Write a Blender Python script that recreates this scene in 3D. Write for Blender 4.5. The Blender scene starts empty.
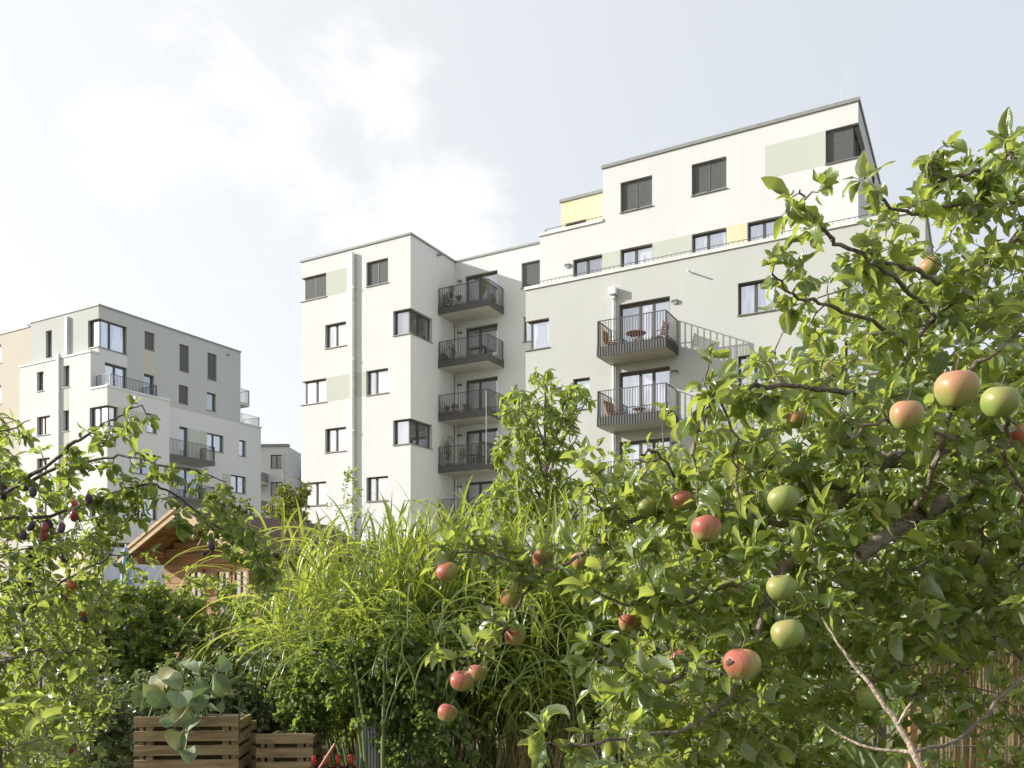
import bpy, math, random
import numpy as np
from mathutils import Vector
random.seed(7)
rng = np.random.default_rng(7)
sc = bpy.context.scene
COL = sc.collection
F, HOR, CX, ZC = 850.0, 600.0, 512.0, 1.6


def W(px, py, d):
    """photo measurement at a distance -> point in the garden (metres)"""
    return np.array([(px - CX) / F * d, d, ZC + (HOR - py) / F * d])


# ------------------------------------------------------------------ materials
def new_mat(name):
    m = bpy.data.materials.new(name)
    m.use_nodes = True
    nt = m.node_tree
    return m, nt, nt.nodes['Principled BSDF']


def nd(nt, t, **kw):
    n = nt.nodes.new(t)
    for k, v in kw.items():
        setattr(n, k, v)
    return n


def mat_plain(name, col, rough=.6, metal=0.0, var=.12, scale=6.0, bump=0.0, bscale=60.0, spec=.5, stretch=None):
    m, nt, b = new_mat(name)
    tc = nd(nt, 'ShaderNodeTexCoord')
    mp = nd(nt, 'ShaderNodeMapping')
    nt.links.new(tc.outputs['Object'], mp.inputs[0])
    if stretch:
        mp.inputs['Scale'].default_value = stretch
    n = nd(nt, 'ShaderNodeTexNoise')
    n.inputs['Scale'].default_value = scale
    n.inputs['Detail'].default_value = 6
    nt.links.new(mp.outputs[0], n.inputs['Vector'])
    r = nd(nt, 'ShaderNodeValToRGB')
    c = np.array(col)
    r.color_ramp.elements[0].position = .3
    r.color_ramp.elements[1].position = .7
    r.color_ramp.elements[0].color = (*np.clip(c * (1 - var), 0, 1), 1)
    r.color_ramp.elements[1].color = (*np.clip(c * (1 + var), 0, 1), 1)
    nt.links.new(n.outputs['Fac'], r.inputs[0])
    nt.links.new(r.outputs[0], b.inputs['Base Color'])
    b.inputs['Roughness'].default_value = rough
    b.inputs['Metallic'].default_value = metal
    b.inputs['Specular IOR Level'].default_value = spec
    if bump:
        n2 = nd(nt, 'ShaderNodeTexNoise')
        n2.inputs['Scale'].default_value = bscale
        n2.inputs['Detail'].default_value = 4
        nt.links.new(mp.outputs[0], n2.inputs['Vector'])
        bp = nd(nt, 'ShaderNodeBump')
        bp.inputs['Strength'].default_value = bump
        bp.inputs['Distance'].default_value = .02
        nt.links.new(n2.outputs['Fac'], bp.inputs['Height'])
        nt.links.new(bp.outputs[0], b.inputs['Normal'])
    return m


def mat_plaster(name, col):
    """scratch render: big faint patches, faint vertical weather streaks, fine grain"""
    m, nt, b = new_mat(name)
    tc = nd(nt, 'ShaderNodeTexCoord')
    c = np.array(col)
    n1 = nd(nt, 'ShaderNodeTexNoise')
    n1.inputs['Scale'].default_value = .35
    n1.inputs['Detail'].default_value = 5
    nt.links.new(tc.outputs['Object'], n1.inputs['Vector'])
    mp = nd(nt, 'ShaderNodeMapping')
    mp.inputs['Scale'].default_value = (2.2, 2.2, .12)
    nt.links.new(tc.outputs['Object'], mp.inputs[0])
    n2 = nd(nt, 'ShaderNodeTexNoise')
    n2.inputs['Scale'].default_value = 1.6
    n2.inputs['Detail'].default_value = 7
    n2.inputs['Roughness'].default_value = .65
    nt.links.new(mp.outputs[0], n2.inputs['Vector'])
    mx = nd(nt, 'ShaderNodeMath', operation='MULTIPLY_ADD')
    mx.inputs[1].default_value = .55
    nt.links.new(n1.outputs['Fac'], mx.inputs[0])
    m2 = nd(nt, 'ShaderNodeMath', operation='MULTIPLY')
    m2.inputs[1].default_value = .45
    nt.links.new(n2.outputs['Fac'], m2.inputs[0])
    nt.links.new(m2.outputs[0], mx.inputs[2])
    r = nd(nt, 'ShaderNodeValToRGB')
    r.color_ramp.elements[0].position = .34
    r.color_ramp.elements[1].position = .64
    r.color_ramp.elements[0].color = (*np.clip(c * .95, 0, 1), 1)
    r.color_ramp.elements[1].color = (*np.clip(c * 1.015, 0, 1), 1)
    nt.links.new(mx.outputs[0], r.inputs[0])
    nt.links.new(r.outputs[0], b.inputs['Base Color'])
    b.inputs['Roughness'].default_value = .9
    b.inputs['Specular IOR Level'].default_value = .2
    n3 = nd(nt, 'ShaderNodeTexNoise')
    n3.inputs['Scale'].default_value = 28
    n3.inputs['Detail'].default_value = 3
    nt.links.new(tc.outputs['Object'], n3.inputs['Vector'])
    bp = nd(nt, 'ShaderNodeBump')
    bp.inputs['Strength'].default_value = .25
    bp.inputs['Distance'].default_value = .01
    nt.links.new(n3.outputs['Fac'], bp.inputs['Height'])
    nt.links.new(bp.outputs[0], b.inputs['Normal'])
    return m


def mat_pane(name, col, refl):
    m, nt, b = new_mat(name)
    tc = nd(nt, 'ShaderNodeTexCoord')
    oi = nd(nt, 'ShaderNodeObjectInfo')
    n = nd(nt, 'ShaderNodeTexNoise', noise_dimensions='4D')
    n.inputs['Scale'].default_value = 1.4
    mp = nd(nt, 'ShaderNodeMapping')
    mp.inputs['Scale'].default_value = (1.6, 1.6, .35)
    nt.links.new(tc.outputs['Object'], mp.inputs[0])
    nt.links.new(mp.outputs[0], n.inputs['Vector'])
    nt.links.new(oi.outputs['Random'], n.inputs['W'])
    r = nd(nt, 'ShaderNodeValToRGB')
    r.color_ramp.elements[0].position = .47
    r.color_ramp.elements[1].position = .53
    r.color_ramp.elements[0].color = (*[c * .25 for c in col], 1)
    r.color_ramp.elements[1].color = (*[min(1, c * 1.4) for c in col], 1)
    nt.links.new(n.outputs['Fac'], r.inputs[0])
    nt.links.new(r.outputs[0], b.inputs['Base Color'])
    b.inputs['Roughness'].default_value = .5
    g = nd(nt, 'ShaderNodeBsdfGlossy')
    g.inputs['Roughness'].default_value = .02
    g.inputs['Color'].default_value = (.86, .9, 1, 1)
    bp = nd(nt, 'ShaderNodeBump')
    bp.inputs['Strength'].default_value = .05
    bp.inputs['Distance'].default_value = .02
    nt.links.new(n.outputs['Fac'], bp.inputs['Height'])
    nt.links.new(bp.outputs[0], g.inputs['Normal'])
    mx = nd(nt, 'ShaderNodeMixShader')
    mx.inputs[0].default_value = refl
    nt.links.new(b.outputs[0], mx.inputs[1])
    nt.links.new(g.outputs[0], mx.inputs[2])
    nt.links.new(mx.outputs[0], nt.nodes['Material Output'].inputs[0])
    return m


def mat_leaf(name, c0, c1, under, trans, rough=.45, tmix=.35, vein=.55, spec=.45, blem=.8, dead=.04):
    """a two sided leaf: own colour per leaf (attribute tint), midrib and side veins, paler underside, light shining through"""
    m, nt, b = new_mat(name)
    at = nd(nt, 'ShaderNodeAttribute', attribute_name='tint')
    r = nd(nt, 'ShaderNodeValToRGB')
    r.color_ramp.elements[0].color = (*c0, 1)
    r.color_ramp.elements[1].color = (*c1, 1)
    if dead:
        r.color_ramp.elements[1].position = .97 - dead
        e_ = r.color_ramp.elements.new(.985)
        e_.color = (c1[0] * 1.9, c1[1] * 1.25, c1[2], 1)
    nt.links.new(at.outputs['Fac'], r.inputs[0])
    uv = nd(nt, 'ShaderNodeUVMap', uv_map='UVMap')
    sx = nd(nt, 'ShaderNodeSeparateXYZ')
    nt.links.new(uv.outputs[0], sx.inputs[0])
    # |x-.5|
    s = nd(nt, 'ShaderNodeMath', operation='SUBTRACT')
    s.inputs[1].default_value = .5
    nt.links.new(sx.outputs[0], s.inputs[0])
    a = nd(nt, 'ShaderNodeMath', operation='ABSOLUTE')
    nt.links.new(s.outputs[0], a.inputs[0])
    # side veins run outwards and forwards
    v = nd(nt, 'ShaderNodeMath', operation='MULTIPLY_ADD')
    v.inputs[1].default_value = -.75
    nt.links.new(a.outputs[0], v.inputs[0])
    nt.links.new(sx.outputs[1], v.inputs[2])
    w = nd(nt, 'ShaderNodeMath', operation='MULTIPLY')
    w.inputs[1].default_value = 50.0
    nt.links.new(v.outputs[0], w.inputs[0])
    sn = nd(nt, 'ShaderNodeMath', operation='SINE')
    nt.links.new(w.outputs[0], sn.inputs[0])
    vr = nd(nt, 'ShaderNodeMapRange')
    vr.inputs[1].default_value = .55
    vr.inputs[2].default_value = 1.0
    vr.inputs[3].default_value = 0
    vr.inputs[4].default_value = .5
    nt.links.new(sn.outputs[0], vr.inputs[0])
    mr = nd(nt, 'ShaderNodeMapRange')
    mr.inputs[1].default_value = 0
    mr.inputs[2].default_value = .05
    mr.inputs[3].default_value = 1
    mr.inputs[4].default_value = 0
    nt.links.new(a.outputs[0], mr.inputs[0])
    mxv = nd(nt, 'ShaderNodeMath', operation='MAXIMUM')
    nt.links.new(vr.outputs[0], mxv.inputs[0])
    nt.links.new(mr.outputs[0], mxv.inputs[1])
    vs = nd(nt, 'ShaderNodeMath', operation='MULTIPLY')
    vs.inputs[1].default_value = vein
    nt.links.new(mxv.outputs[0], vs.inputs[0])
    mix = nd(nt, 'ShaderNodeMix', data_type='RGBA')
    nt.links.new(vs.outputs[0], mix.inputs[0])
    nt.links.new(r.outputs[0], mix.inputs[6])
    mix.inputs[7].default_value = (*[min(1, x * 1.5 + .02) for x in c1], 1)
    tcl = nd(nt, 'ShaderNodeTexCoord')
    ns = nd(nt, 'ShaderNodeTexNoise')
    ns.inputs['Scale'].default_value = 55 if blem > 0 else 1
    ns.inputs['Detail'].default_value = 3
    nt.links.new(tcl.outputs['Object'], ns.inputs['Vector'])
    nr = nd(nt, 'ShaderNodeMapRange')
    nr.inputs[1].default_value = .66
    nr.inputs[2].default_value = .72
    nr.inputs[4].default_value = blem
    nt.links.new(ns.outputs['Fac'], nr.inputs[0])
    mb_ = nd(nt, 'ShaderNodeMix', data_type='RGBA')
    nt.links.new(nr.outputs[0], mb_.inputs[0])
    nt.links.new(mix.outputs[2], mb_.inputs[6])
    mb_.inputs[7].default_value = (.16, .085, .03, 1)
    mix = mb_
    # underside
    gm = nd(nt, 'ShaderNodeNewGeometry')
    mu = nd(nt, 'ShaderNodeMix', data_type='RGBA')
    nt.links.new(gm.outputs['Backfacing'], mu.inputs[0])
    nt.links.new(mix.outputs[2], mu.inputs[6])
    mu.inputs[7].default_value = (*under, 1)
    nt.links.new(mu.outputs[2], b.inputs['Base Color'])
    b.inputs['Roughness'].default_value = rough
    b.inputs['Specular IOR Level'].default_value = spec
    t = nd(nt, 'ShaderNodeBsdfTranslucent')
    hs = nd(nt, 'ShaderNodeMix', data_type='RGBA')
    nt.links.new(at.outputs['Fac'], hs.inputs[0])
    hs.inputs[6].default_value = (*[x * .75 for x in trans], 1)
    hs.inputs[7].default_value = (*trans, 1)
    nt.links.new(hs.outputs[2], t.inputs[0])
    bp = nd(nt, 'ShaderNodeBump')
    bp.inputs['Strength'].default_value = .35
    bp.inputs['Distance'].default_value = .003
    bp.invert = True
    nt.links.new(mxv.outputs[0], bp.inputs['Height'])
    nt.links.new(bp.outputs[0], b.inputs['Normal'])
    ms = nd(nt, 'ShaderNodeMixShader')
    ms.inputs[0].default_value = tmix
    nt.links.new(b.outputs[0], ms.inputs[1])
    nt.links.new(t.outputs[0], ms.inputs[2])
    nt.links.new(ms.outputs[0], nt.nodes['Material Output'].inputs[0])
    return m


def mat_wood(name, c0, c1, scale=(1, 1, 12), rough=.75):
    m, nt, b = new_mat(name)
    tc = nd(nt, 'ShaderNodeTexCoord')
    mp = nd(nt, 'ShaderNodeMapping')
    mp.inputs['Scale'].default_value = scale
    nt.links.new(tc.outputs['Object'], mp.inputs[0])
    n = nd(nt, 'ShaderNodeTexNoise')
    n.inputs['Scale'].default_value = 3
    n.inputs['Detail'].default_value = 8
    n.inputs['Distortion'].default_value = .6
    nt.links.new(mp.outputs[0], n.inputs['Vector'])
    r = nd(nt, 'ShaderNodeValToRGB')
    r.color_ramp.elements[0].position = .3
    r.color_ramp.elements[1].position = .72
    r.color_ramp.elements[0].color = (*c0, 1)
    r.color_ramp.elements[1].color = (*c1, 1)
    nt.links.new(n.outputs['Fac'], r.inputs[0])
    nt.links.new(r.outputs[0], b.inputs['Base Color'])
    b.inputs['Roughness'].default_value = rough
    bp = nd(nt, 'ShaderNodeBump')
    bp.inputs['Strength'].default_value = .4
    bp.inputs['Distance'].default_value = .01
    nt.links.new(n.outputs['Fac'], bp.inputs['Height'])
    nt.links.new(bp.outputs[0], b.inputs['Normal'])
    return m


def mat_apple(name, ground, blush, amount):
    """green-yellow skin with a streaked blush on one cheek, russet at the stalk and pale lenticels; amount shifts how far the blush spreads"""
    m, nt, b = new_mat(name)
    tc = nd(nt, 'ShaderNodeTexCoord')
    oi = nd(nt, 'ShaderNodeObjectInfo')
    sx = nd(nt, 'ShaderNodeSeparateXYZ')
    nt.links.new(tc.outputs['Object'], sx.inputs[0])
    dot = nd(nt, 'ShaderNodeVectorMath', operation='DOT_PRODUCT')
    dot.inputs[1].default_value = (-14, -7, 15)
    nt.links.new(tc.outputs['Object'], dot.inputs[0])
    mp = nd(nt, 'ShaderNodeMapping')
    mp.inputs['Scale'].default_value = (1, 1, .14)
    nt.links.new(tc.outputs['Object'], mp.inputs[0])
    n = nd(nt, 'ShaderNodeTexNoise', noise_dimensions='4D')
    n.inputs['Scale'].default_value = 120
    n.inputs['Detail'].default_value = 6
    nt.links.new(mp.outputs[0], n.inputs['Vector'])
    nt.links.new(oi.outputs['Random'], n.inputs['W'])
    n2 = nd(nt, 'ShaderNodeTexNoise', noise_dimensions='4D')
    n2.inputs['Scale'].default_value = 25
    nt.links.new(tc.outputs['Object'], n2.inputs['Vector'])
    nt.links.new(oi.outputs['Random'], n2.inputs['W'])
    ad = nd(nt, 'ShaderNodeMath', operation='MULTIPLY_ADD')
    ad.inputs[1].default_value = 1.5
    nt.links.new(n.outputs['Fac'], ad.inputs[0])
    nt.links.new(dot.outputs['Value'], ad.inputs[2])
    ad2 = nd(nt, 'ShaderNodeMath', operation='MULTIPLY_ADD')
    ad2.inputs[1].default_value = .8
    nt.links.new(n2.outputs['Fac'], ad2.inputs[0])
    nt.links.new(ad.outputs[0], ad2.inputs[2])
    mr = nd(nt, 'ShaderNodeMapRange')
    mr.inputs[1].default_value = 1.2 - amount
    mr.inputs[2].default_value = 1.95 - amount
    nt.links.new(ad2.outputs[0], mr.inputs[0])
    mx = nd(nt, 'ShaderNodeMix', data_type='RGBA')
    nt.links.new(mr.outputs[0], mx.inputs[0])
    mx.inputs[6].default_value = (*ground, 1)
    mx.inputs[7].default_value = (*blush, 1)
    vo = nd(nt, 'ShaderNodeTexVoronoi')
    vo.inputs['Scale'].default_value = 170
    nt.links.new(tc.outputs['Object'], vo.inputs['Vector'])
    vr = nd(nt, 'ShaderNodeMapRange')
    vr.inputs[1].default_value = .08
    vr.inputs[2].default_value = .16
    vr.inputs[3].default_value = .5
    vr.inputs[4].default_value = 0
    nt.links.new(vo.outputs['Distance'], vr.inputs[0])
    mx2 = nd(nt, 'ShaderNodeMix', data_type='RGBA')
    nt.links.new(vr.outputs[0], mx2.inputs[0])
    nt.links.new(mx.outputs[2], mx2.inputs[6])
    mx2.inputs[7].default_value = (.55, .5, .28, 1)
    nt.links.new(mx2.outputs[2], b.inputs['Base Color'])
    b.inputs['Roughness'].default_value = .42
    b.inputs['Specular IOR Level'].default_value = .35
    return m


M = {}
M['white'] = mat_plaster('white_plaster', (.63, .64, .635))
M['warmgrey'] = mat_plaster('light_grey_plaster', (.50, .51, .49))
M['midgrey'] = mat_plaster('grey_plaster', (.49, .50, .48))
M['greenpanel'] = mat_plaster('green_grey_plaster', (.50, .52, .46))
M['yellow'] = mat_plaster('yellow_plaster', (.66, .62, .42))
M['beige'] = mat_plaster('beige_plaster', (.55, .50, .43))
M['farwall'] = mat_plaster('old_grey_plaster', (.62, .62, .61))
M['coping'] = mat_plain('coping_metal', (.24, .25, .24), .6)
M['whitecoping'] = mat_plain('white_coping', (.62, .63, .61), .6)
M['roofgravel'] = mat_plain('roof_gravel', (.3, .29, .27), .95)
M['frame'] = mat_plain('window_frame_dark', (.075, .07, .062), .5)
M['pane'] = mat_pane('pane_curtained', (.34, .33, .31), .6)
M['panedark'] = mat_pane('pane_dark', (.09, .09, .085), .42)
M['sill'] = mat_plain('sill_metal', (.22, .215, .2), .45, .2)
M['blind'] = mat_plain('blind_slats', (.125, .13, .135), .5)
M['rail'] = mat_plain('railing_steel', (.10, .10, .095), .5, .2)
M['railpanel'] = mat_plain('railing_mesh_panel', (.10, .10, .095), .6)
M['concrete'] = mat_plain('balcony_concrete', (.56, .54, .47), .85, var=.08, scale=2)
M['pipe'] = mat_plain('downpipe_white', (.70, .70, .68), .5)
M['pipezinc'] = mat_plain('downpipe_zinc', (.6, .61, .6), .4, .3)
M['lamp'] = mat_plain('lamp_housing', (.12, .12, .12), .5)
M['lampglass'] = mat_plain('lamp_glass', (.75, .75, .72), .3)
M['slate'] = mat_plain('slate_roof', (.13, .15, .17), .6, scale=10)
M['shedwood'] = mat_wood('shed_larch', (.22, .115, .05), (.44, .25, .12), (.6, .6, 9))
M['shedfascia'] = mat_wood('fascia_board', (.38, .26, .14), (.60, .44, .26), (2, 2, 9))
M['bitumen'] = mat_plain('bitumen_shingle', (.105, .058, .045), .9, scale=12, var=.3, bump=.5)
M['binwood'] = mat_wood('compost_bin_wood', (.20, .145, .085), (.44, .33, .19), (1.2, 6, 10))
M['bark'] = mat_plain('bark_grey_brown', (.19, .155, .12), .9, scale=25, var=.5, bump=.8, bscale=90)
M['barkpale'] = mat_plain('bark_bare_twig', (.36, .29, .22), .85, scale=25, var=.3, bump=.6, bscale=90)
M['barkplum'] = mat_plain('bark_plum', (.10, .08, .07), .9, scale=25, var=.4, bump=.6)
M['greenstem'] = mat_plain('green_stem', (.16, .2, .07), .7)
M['drystalk'] = mat_plain('dry_stalk', (.42, .32, .16), .8, var=.3, scale=9)
M['terracotta'] = mat_plain('terracotta', (.42, .17, .09), .8)
M['darkpot'] = mat_plain('dark_pot', (.06, .06, .06), .6)
M['teak'] = mat_wood('teak', (.22, .085, .035), (.36, .16, .07), (6, 6, 6))
M['soil'] = mat_plain('soil', (.10, .075, .05), .95, var=.4, scale=3, bump=.6, bscale=12)

M['apple_leaf'] = mat_leaf('apple_leaf', (.020, .042, .012), (.10, .155, .035), (.26, .31, .22), (.66, .76, .11), rough=.30, tmix=.39, spec=.7)
M['plum_leaf'] = mat_leaf('plum_leaf', (.036, .07, .014), (.10, .15, .035), (.17, .23, .13), (.60, .71, .10), rough=.32, tmix=.37, spec=.6)
M['cherry_leaf'] = mat_leaf('cherry_leaf', (.038, .07, .012), (.12, .17, .035), (.19, .25, .12), (.66, .80, .09), rough=.3, tmix=.42, spec=.7)
M['shrub_leaf'] = mat_leaf('shrub_leaf', (.05, .09, .016), (.12, .18, .035), (.19, .25, .13), (.64, .76, .10), rough=.34, tmix=.4, spec=.6)
M['dark_leaf'] = mat_leaf('blackcurrant_leaf', (.045, .080, .026), (.125, .175, .07), (.20, .26, .16), (.34, .44, .09), tmix=.25, spec=.7, rough=.35)
M['hop_leaf'] = mat_leaf('hop_leaf', (.048, .085, .022), (.11, .16, .045), (.18, .24, .13), (.60, .76, .10), tmix=.3, spec=.45, rough=.45)
M['squash_leaf'] = mat_leaf('rhubarb_leaf', (.12, .17, .08), (.20, .25, .14), (.20, .26, .14), (.28, .4, .12), rough=.55, tmix=.2)
M['blade'] = mat_leaf('grass_blade', (.10, .165, .035), (.20, .27, .06), (.20, .27, .08), (.60, .68, .09), rough=.3, tmix=.44, vein=.75, spec=.7, blem=0, dead=.08)
M['cone'] = mat_leaf('hop_cone', (.16, .24, .05), (.28, .36, .09), (.26, .34, .1), (.45, .6, .1), tmix=.3, vein=.1)
M['far_leaf'] = mat_leaf('far_leaf', (.07, .10, .018), (.17, .19, .035), (.17, .21, .06), (.5, .56, .06), tmix=.36, vein=0)
M['flower'] = mat_leaf('yellow_flower', (.6, .42, .03), (.75, .55, .05), (.6, .45, .05), (.7, .55, .05), vein=.1)
M['bract'] = M['flower']


# ------------------------------------------------------------------ scene graph helpers
def link(o, parent=None):
    COL.objects.link(o)
    if parent is not None:
        o.parent = parent
    return o


def tag(o, label=None, cat=None, group=None, kind=None):
    if label: o['label'] = label
    if cat: o['category'] = cat
    if group: o['group'] = group
    if kind: o['kind'] = kind
    return o


def thing(name, label, cat, loc=(0, 0, 0), rz=0.0, group=None):
    o = bpy.data.objects.new(name, None)
    o.empty_display_size = .2
    o.location = tuple(float(x) for x in loc)
    o.rotation_euler = (0, 0, rz)
    link(o)
    return tag(o, label, cat, group)


def copy_tree(o, parent=None):
    c = o.copy()
    COL.objects.link(c)
    c.parent = parent
    for ch in list(o.children):
        copy_tree(ch, c)
    return c


class MB:
    def __init__(s):
        s.v, s.f = [], []

    def quad(s, *p):
        n = len(s.v)
        s.v += [tuple(float(c) for c in q) for q in p]
        s.f.append(tuple(range(n, n + len(p))))

    def box(s, x0, x1, y0, y1, z0, z1):
        n = len(s.v)
        s.v += [(x, y, z) for z in (z0, z1) for y in (y0, y1) for x in (x0, x1)]
        for f in ((0, 2, 3, 1), (4, 5, 7, 6), (0, 1, 5, 4), (2, 6, 7, 3), (0, 4, 6, 2), (1, 3, 7, 5)):
            s.f.append(tuple(n + i for i in f))

    def beam(s, a, b, w, h, up=(0, 0, 1)):
        a, b = Vector(a), Vector(b)
        d = (b - a).normalized()
        u = Vector(up)
        sd = d.cross(u)
        if sd.length < 1e-4:
            sd = d.cross(Vector((1, 0, 0)))
        sd.normalize()
        u = sd.cross(d).normalized()
        n = len(s.v)
        for p in (a, b):
            for i, j in ((-1, -1), (1, -1), (1, 1), (-1, 1)):
                s.v.append(tuple(p + sd * (w / 2 * i) + u * (h / 2 * j)))
        s.f += [(n, n + 1, n + 2, n + 3), (n + 7, n + 6, n + 5, n + 4)]
        for i in range(4):
            j = (i + 1) % 4
            s.f.append((n + i, n + 4 + i, n + 4 + j, n + j))

    def tube(s, pts, rad, k=6, cap=True):
        pts = [Vector(p) for p in pts]
        if not hasattr(rad, '__len__'):
            rad = [rad] * len(pts)
        n0 = len(s.v)
        ref = Vector((.31, .17, .93))
        for i, p in enumerate(pts):
            d = (pts[min(i + 1, len(pts) - 1)] - pts[max(i - 1, 0)])
            d = d.normalized() if d.length > 1e-9 else Vector((0, 0, 1))
            a = d.cross(ref)
            if a.length < .05:
                a = d.cross(Vector((1, 0, 0)))
            a.normalize()
            b = d.cross(a)
            for j in range(k):
                t = 2 * math.pi * j / k
                s.v.append(tuple(p + (a * math.cos(t) + b * math.sin(t)) * rad[i]))
        for i in range(len(pts) - 1):
            for j in range(k):
                q = (j + 1) % k
                a0 = n0 + i * k
                s.f.append((a0 + j, a0 + q, a0 + k + q, a0 + k + j))
        if cap:
            s.f.append(tuple(n0 + j for j in range(k)))
            s.f.append(tuple(n0 + (len(pts) - 1) * k + j for j in reversed(range(k))))

    def lathe(s, prof, c=(0, 0, 0), k=16):
        n0 = len(s.v)
        for r, z in prof:
            for j in range(k):
                t = 2 * math.pi * j / k
                s.v.append((c[0] + r * math.cos(t), c[1] + r * math.sin(t), c[2] + z))
        for i in range(len(prof) - 1):
            for j in range(k):
                q = (j + 1) % k
                s.f.append((n0 + i * k + j, n0 + i * k + q, n0 + (i + 1) * k + q, n0 + (i + 1) * k + j))

    def build(s, name, mat, parent=None, smooth=False, **tags):
        me = bpy.data.meshes.new(name)
        me.from_pydata(s.v, [], s.f)
        me.materials.append(mat)
        if smooth:
            me.polygons.foreach_set('use_smooth', [True] * len(me.polygons))
        me.update()
        o = bpy.data.objects.new(name, me)
        link(o, parent)
        if tags:
            tag(o, **tags)
        return o


# ------------------------------------------------------------------ leaves
def leaf_template(kind):
    """columns across x rows along; returns verts (x across -.5...5, y along 0..1, z) , quads, uv"""
    if kind == 'ovate':
        rows = [(0, .04), (.06, .42), (.16, .76), (.3, .97), (.46, 1.0), (.62, .88), (.77, .64), (.9, .30), (1, .02)]
        fold, curl = .16, .22
    elif kind == 'lance':
        rows = [(0, .06), (.12, .5), (.35, 1.0), (.6, .9), (.85, .42), (1, .03)]
        fold, curl = .2, .30
    elif kind == 'oval3':
        rows = [(0, .1), (.3, .95), (.65, .85), (1, .06)]
        fold, curl = .15, .18
    elif kind == 'lobed':
        rows = [(0, .3), (.12, .95), (.3, 1.0), (.42, .6), (.55, .78), (.75, .4), (1, .04)]
        fold, curl = .12, .15
    elif kind == 'round':
        rows = [(0, .35), (.08, .8), (.3, 1.05), (.55, 1.0), (.8, .65), (1, .15)]
        fold, curl = .16, .22
    v, uv, q = [], [], []
    for i, (y, w) in enumerate(rows):
        nc = 5 if kind in ('ovate', 'round') else 3
        for j in range(nc):
            e = j / (nc - 1) - .5
            x = e * w
            v.append((x, y, 0))
            uv.append((.5 + x, y))
        if i:
            b = (i - 1) * nc
            for j in range(nc - 1):
                q.append((b + j, b + j + 1, b + nc + j + 1, b + nc + j))
    return np.array(v, float), np.array(q), np.array(uv, float)


def norm(a):
    return a / np.maximum(np.linalg.norm(a, axis=1, keepdims=True), 1e-9)


def build_leaves(name, mat, parent, P, D, N, L, Wd, kind='ovate', tint=None, curlvar=True, origin=None, wave=.05):
    v, q, uv = leaf_template(kind)
    n = len(P)
    D = norm(D)
    S = norm(np.cross(D, N))
    N = norm(np.cross(S, D))
    kb = np.clip(rng.normal(.7, .85, n), -1.3, 2.6)[:, None] + 1e-3      # bend along the midrib
    cr_ = np.clip(rng.normal(1.1, 1.2, n), -1.2, 3.6)[:, None] + 1e-3   # roll across it
    cr_ = np.where(np.abs(cr_) < .15, .15, cr_)
    kb = np.where(np.abs(kb) < .15, .15, kb)
    tw = rng.normal(0, .45, n)[:, None]
    x0, y0 = v[None, :, 0], v[None, :, 1]
    ex = np.abs(x0) * 2
    fold = .30 * rng.uniform(.2, 1.6, n)[:, None]
    xx = np.sin(cr_ * x0) / cr_
    zx = (1 - np.cos(cr_ * x0)) / cr_ + np.abs(x0) * fold
    side_w = rng.normal(0, .12, n)[:, None]
    xx = xx + side_w * y0 * y0          # the tip leans to one side
    yy = np.sin(kb * y0) / kb
    zy = -(1 - np.cos(kb * y0)) / kb
    ph1, ph2 = rng.uniform(0, 6, (n, 1)), rng.uniform(0, 6, (n, 1))
    rip = wave * ex * (np.sin(y0 * 13 + ph1) * (x0 > 0) + np.sin(y0 * 11 + ph2) * (x0 < 0))
    a_ = tw * y0
    zz = zx * Wd[:, None] + rip * L[:, None] * .6
    X = xx * Wd[:, None] * np.cos(a_) - zz * np.sin(a_)
    zz = xx * Wd[:, None] * np.sin(a_) + zz * np.cos(a_)
    Y = yy * L[:, None] + zz * np.sin(kb * y0)
    Z = zy * L[:, None] + zz * np.cos(kb * y0)
    Pt = P[:, None, :] + X[..., None] * S[:, None, :] + Y[..., None] * D[:, None, :] + Z[..., None] * N[:, None, :]
    if origin is not None:
        Pt = Pt - np.asarray(origin)[None, None, :]
    nv = v.shape[0]
    co = Pt.reshape(-1, 3).astype(np.float32)
    faces = (q[None] + (np.arange(n) * nv)[:, None, None]).reshape(-1, 4)
    if tint is None:
        tint = rng.random(n)
    return raw_mesh(name, mat, parent, co, faces, np.repeat(tint, len(q)), np.tile(uv, (n, 1)))


def raw_mesh(name, mat, parent, co, faces, tint, uvv):
    me = bpy.data.meshes.new(name)
    nf = len(faces)
    me.vertices.add(len(co))
    me.vertices.foreach_set('co', np.ascontiguousarray(co, dtype=np.float32).ravel())
    me.loops.add(nf * 4)
    me.loops.foreach_set('vertex_index', faces.ravel().astype(np.int32))
    me.polygons.add(nf)
    me.polygons.foreach_set('loop_start', (np.arange(nf) * 4).astype(np.int32))
    me.polygons.foreach_set('use_smooth', np.ones(nf, dtype=bool))
    me.update(calc_edges=True)
    a = me.attributes.new('tint', 'FLOAT', 'FACE')
    a.data.foreach_set('value', np.asarray(tint, dtype=np.float32))
    u = me.uv_layers.new(name='UVMap')
    u.data.foreach_set('uv', uvv[faces.ravel()].astype(np.float32).ravel())
    me.materials.append(mat)
    o = bpy.data.objects.new(name, me)
    link(o, parent)
    return o


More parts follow.
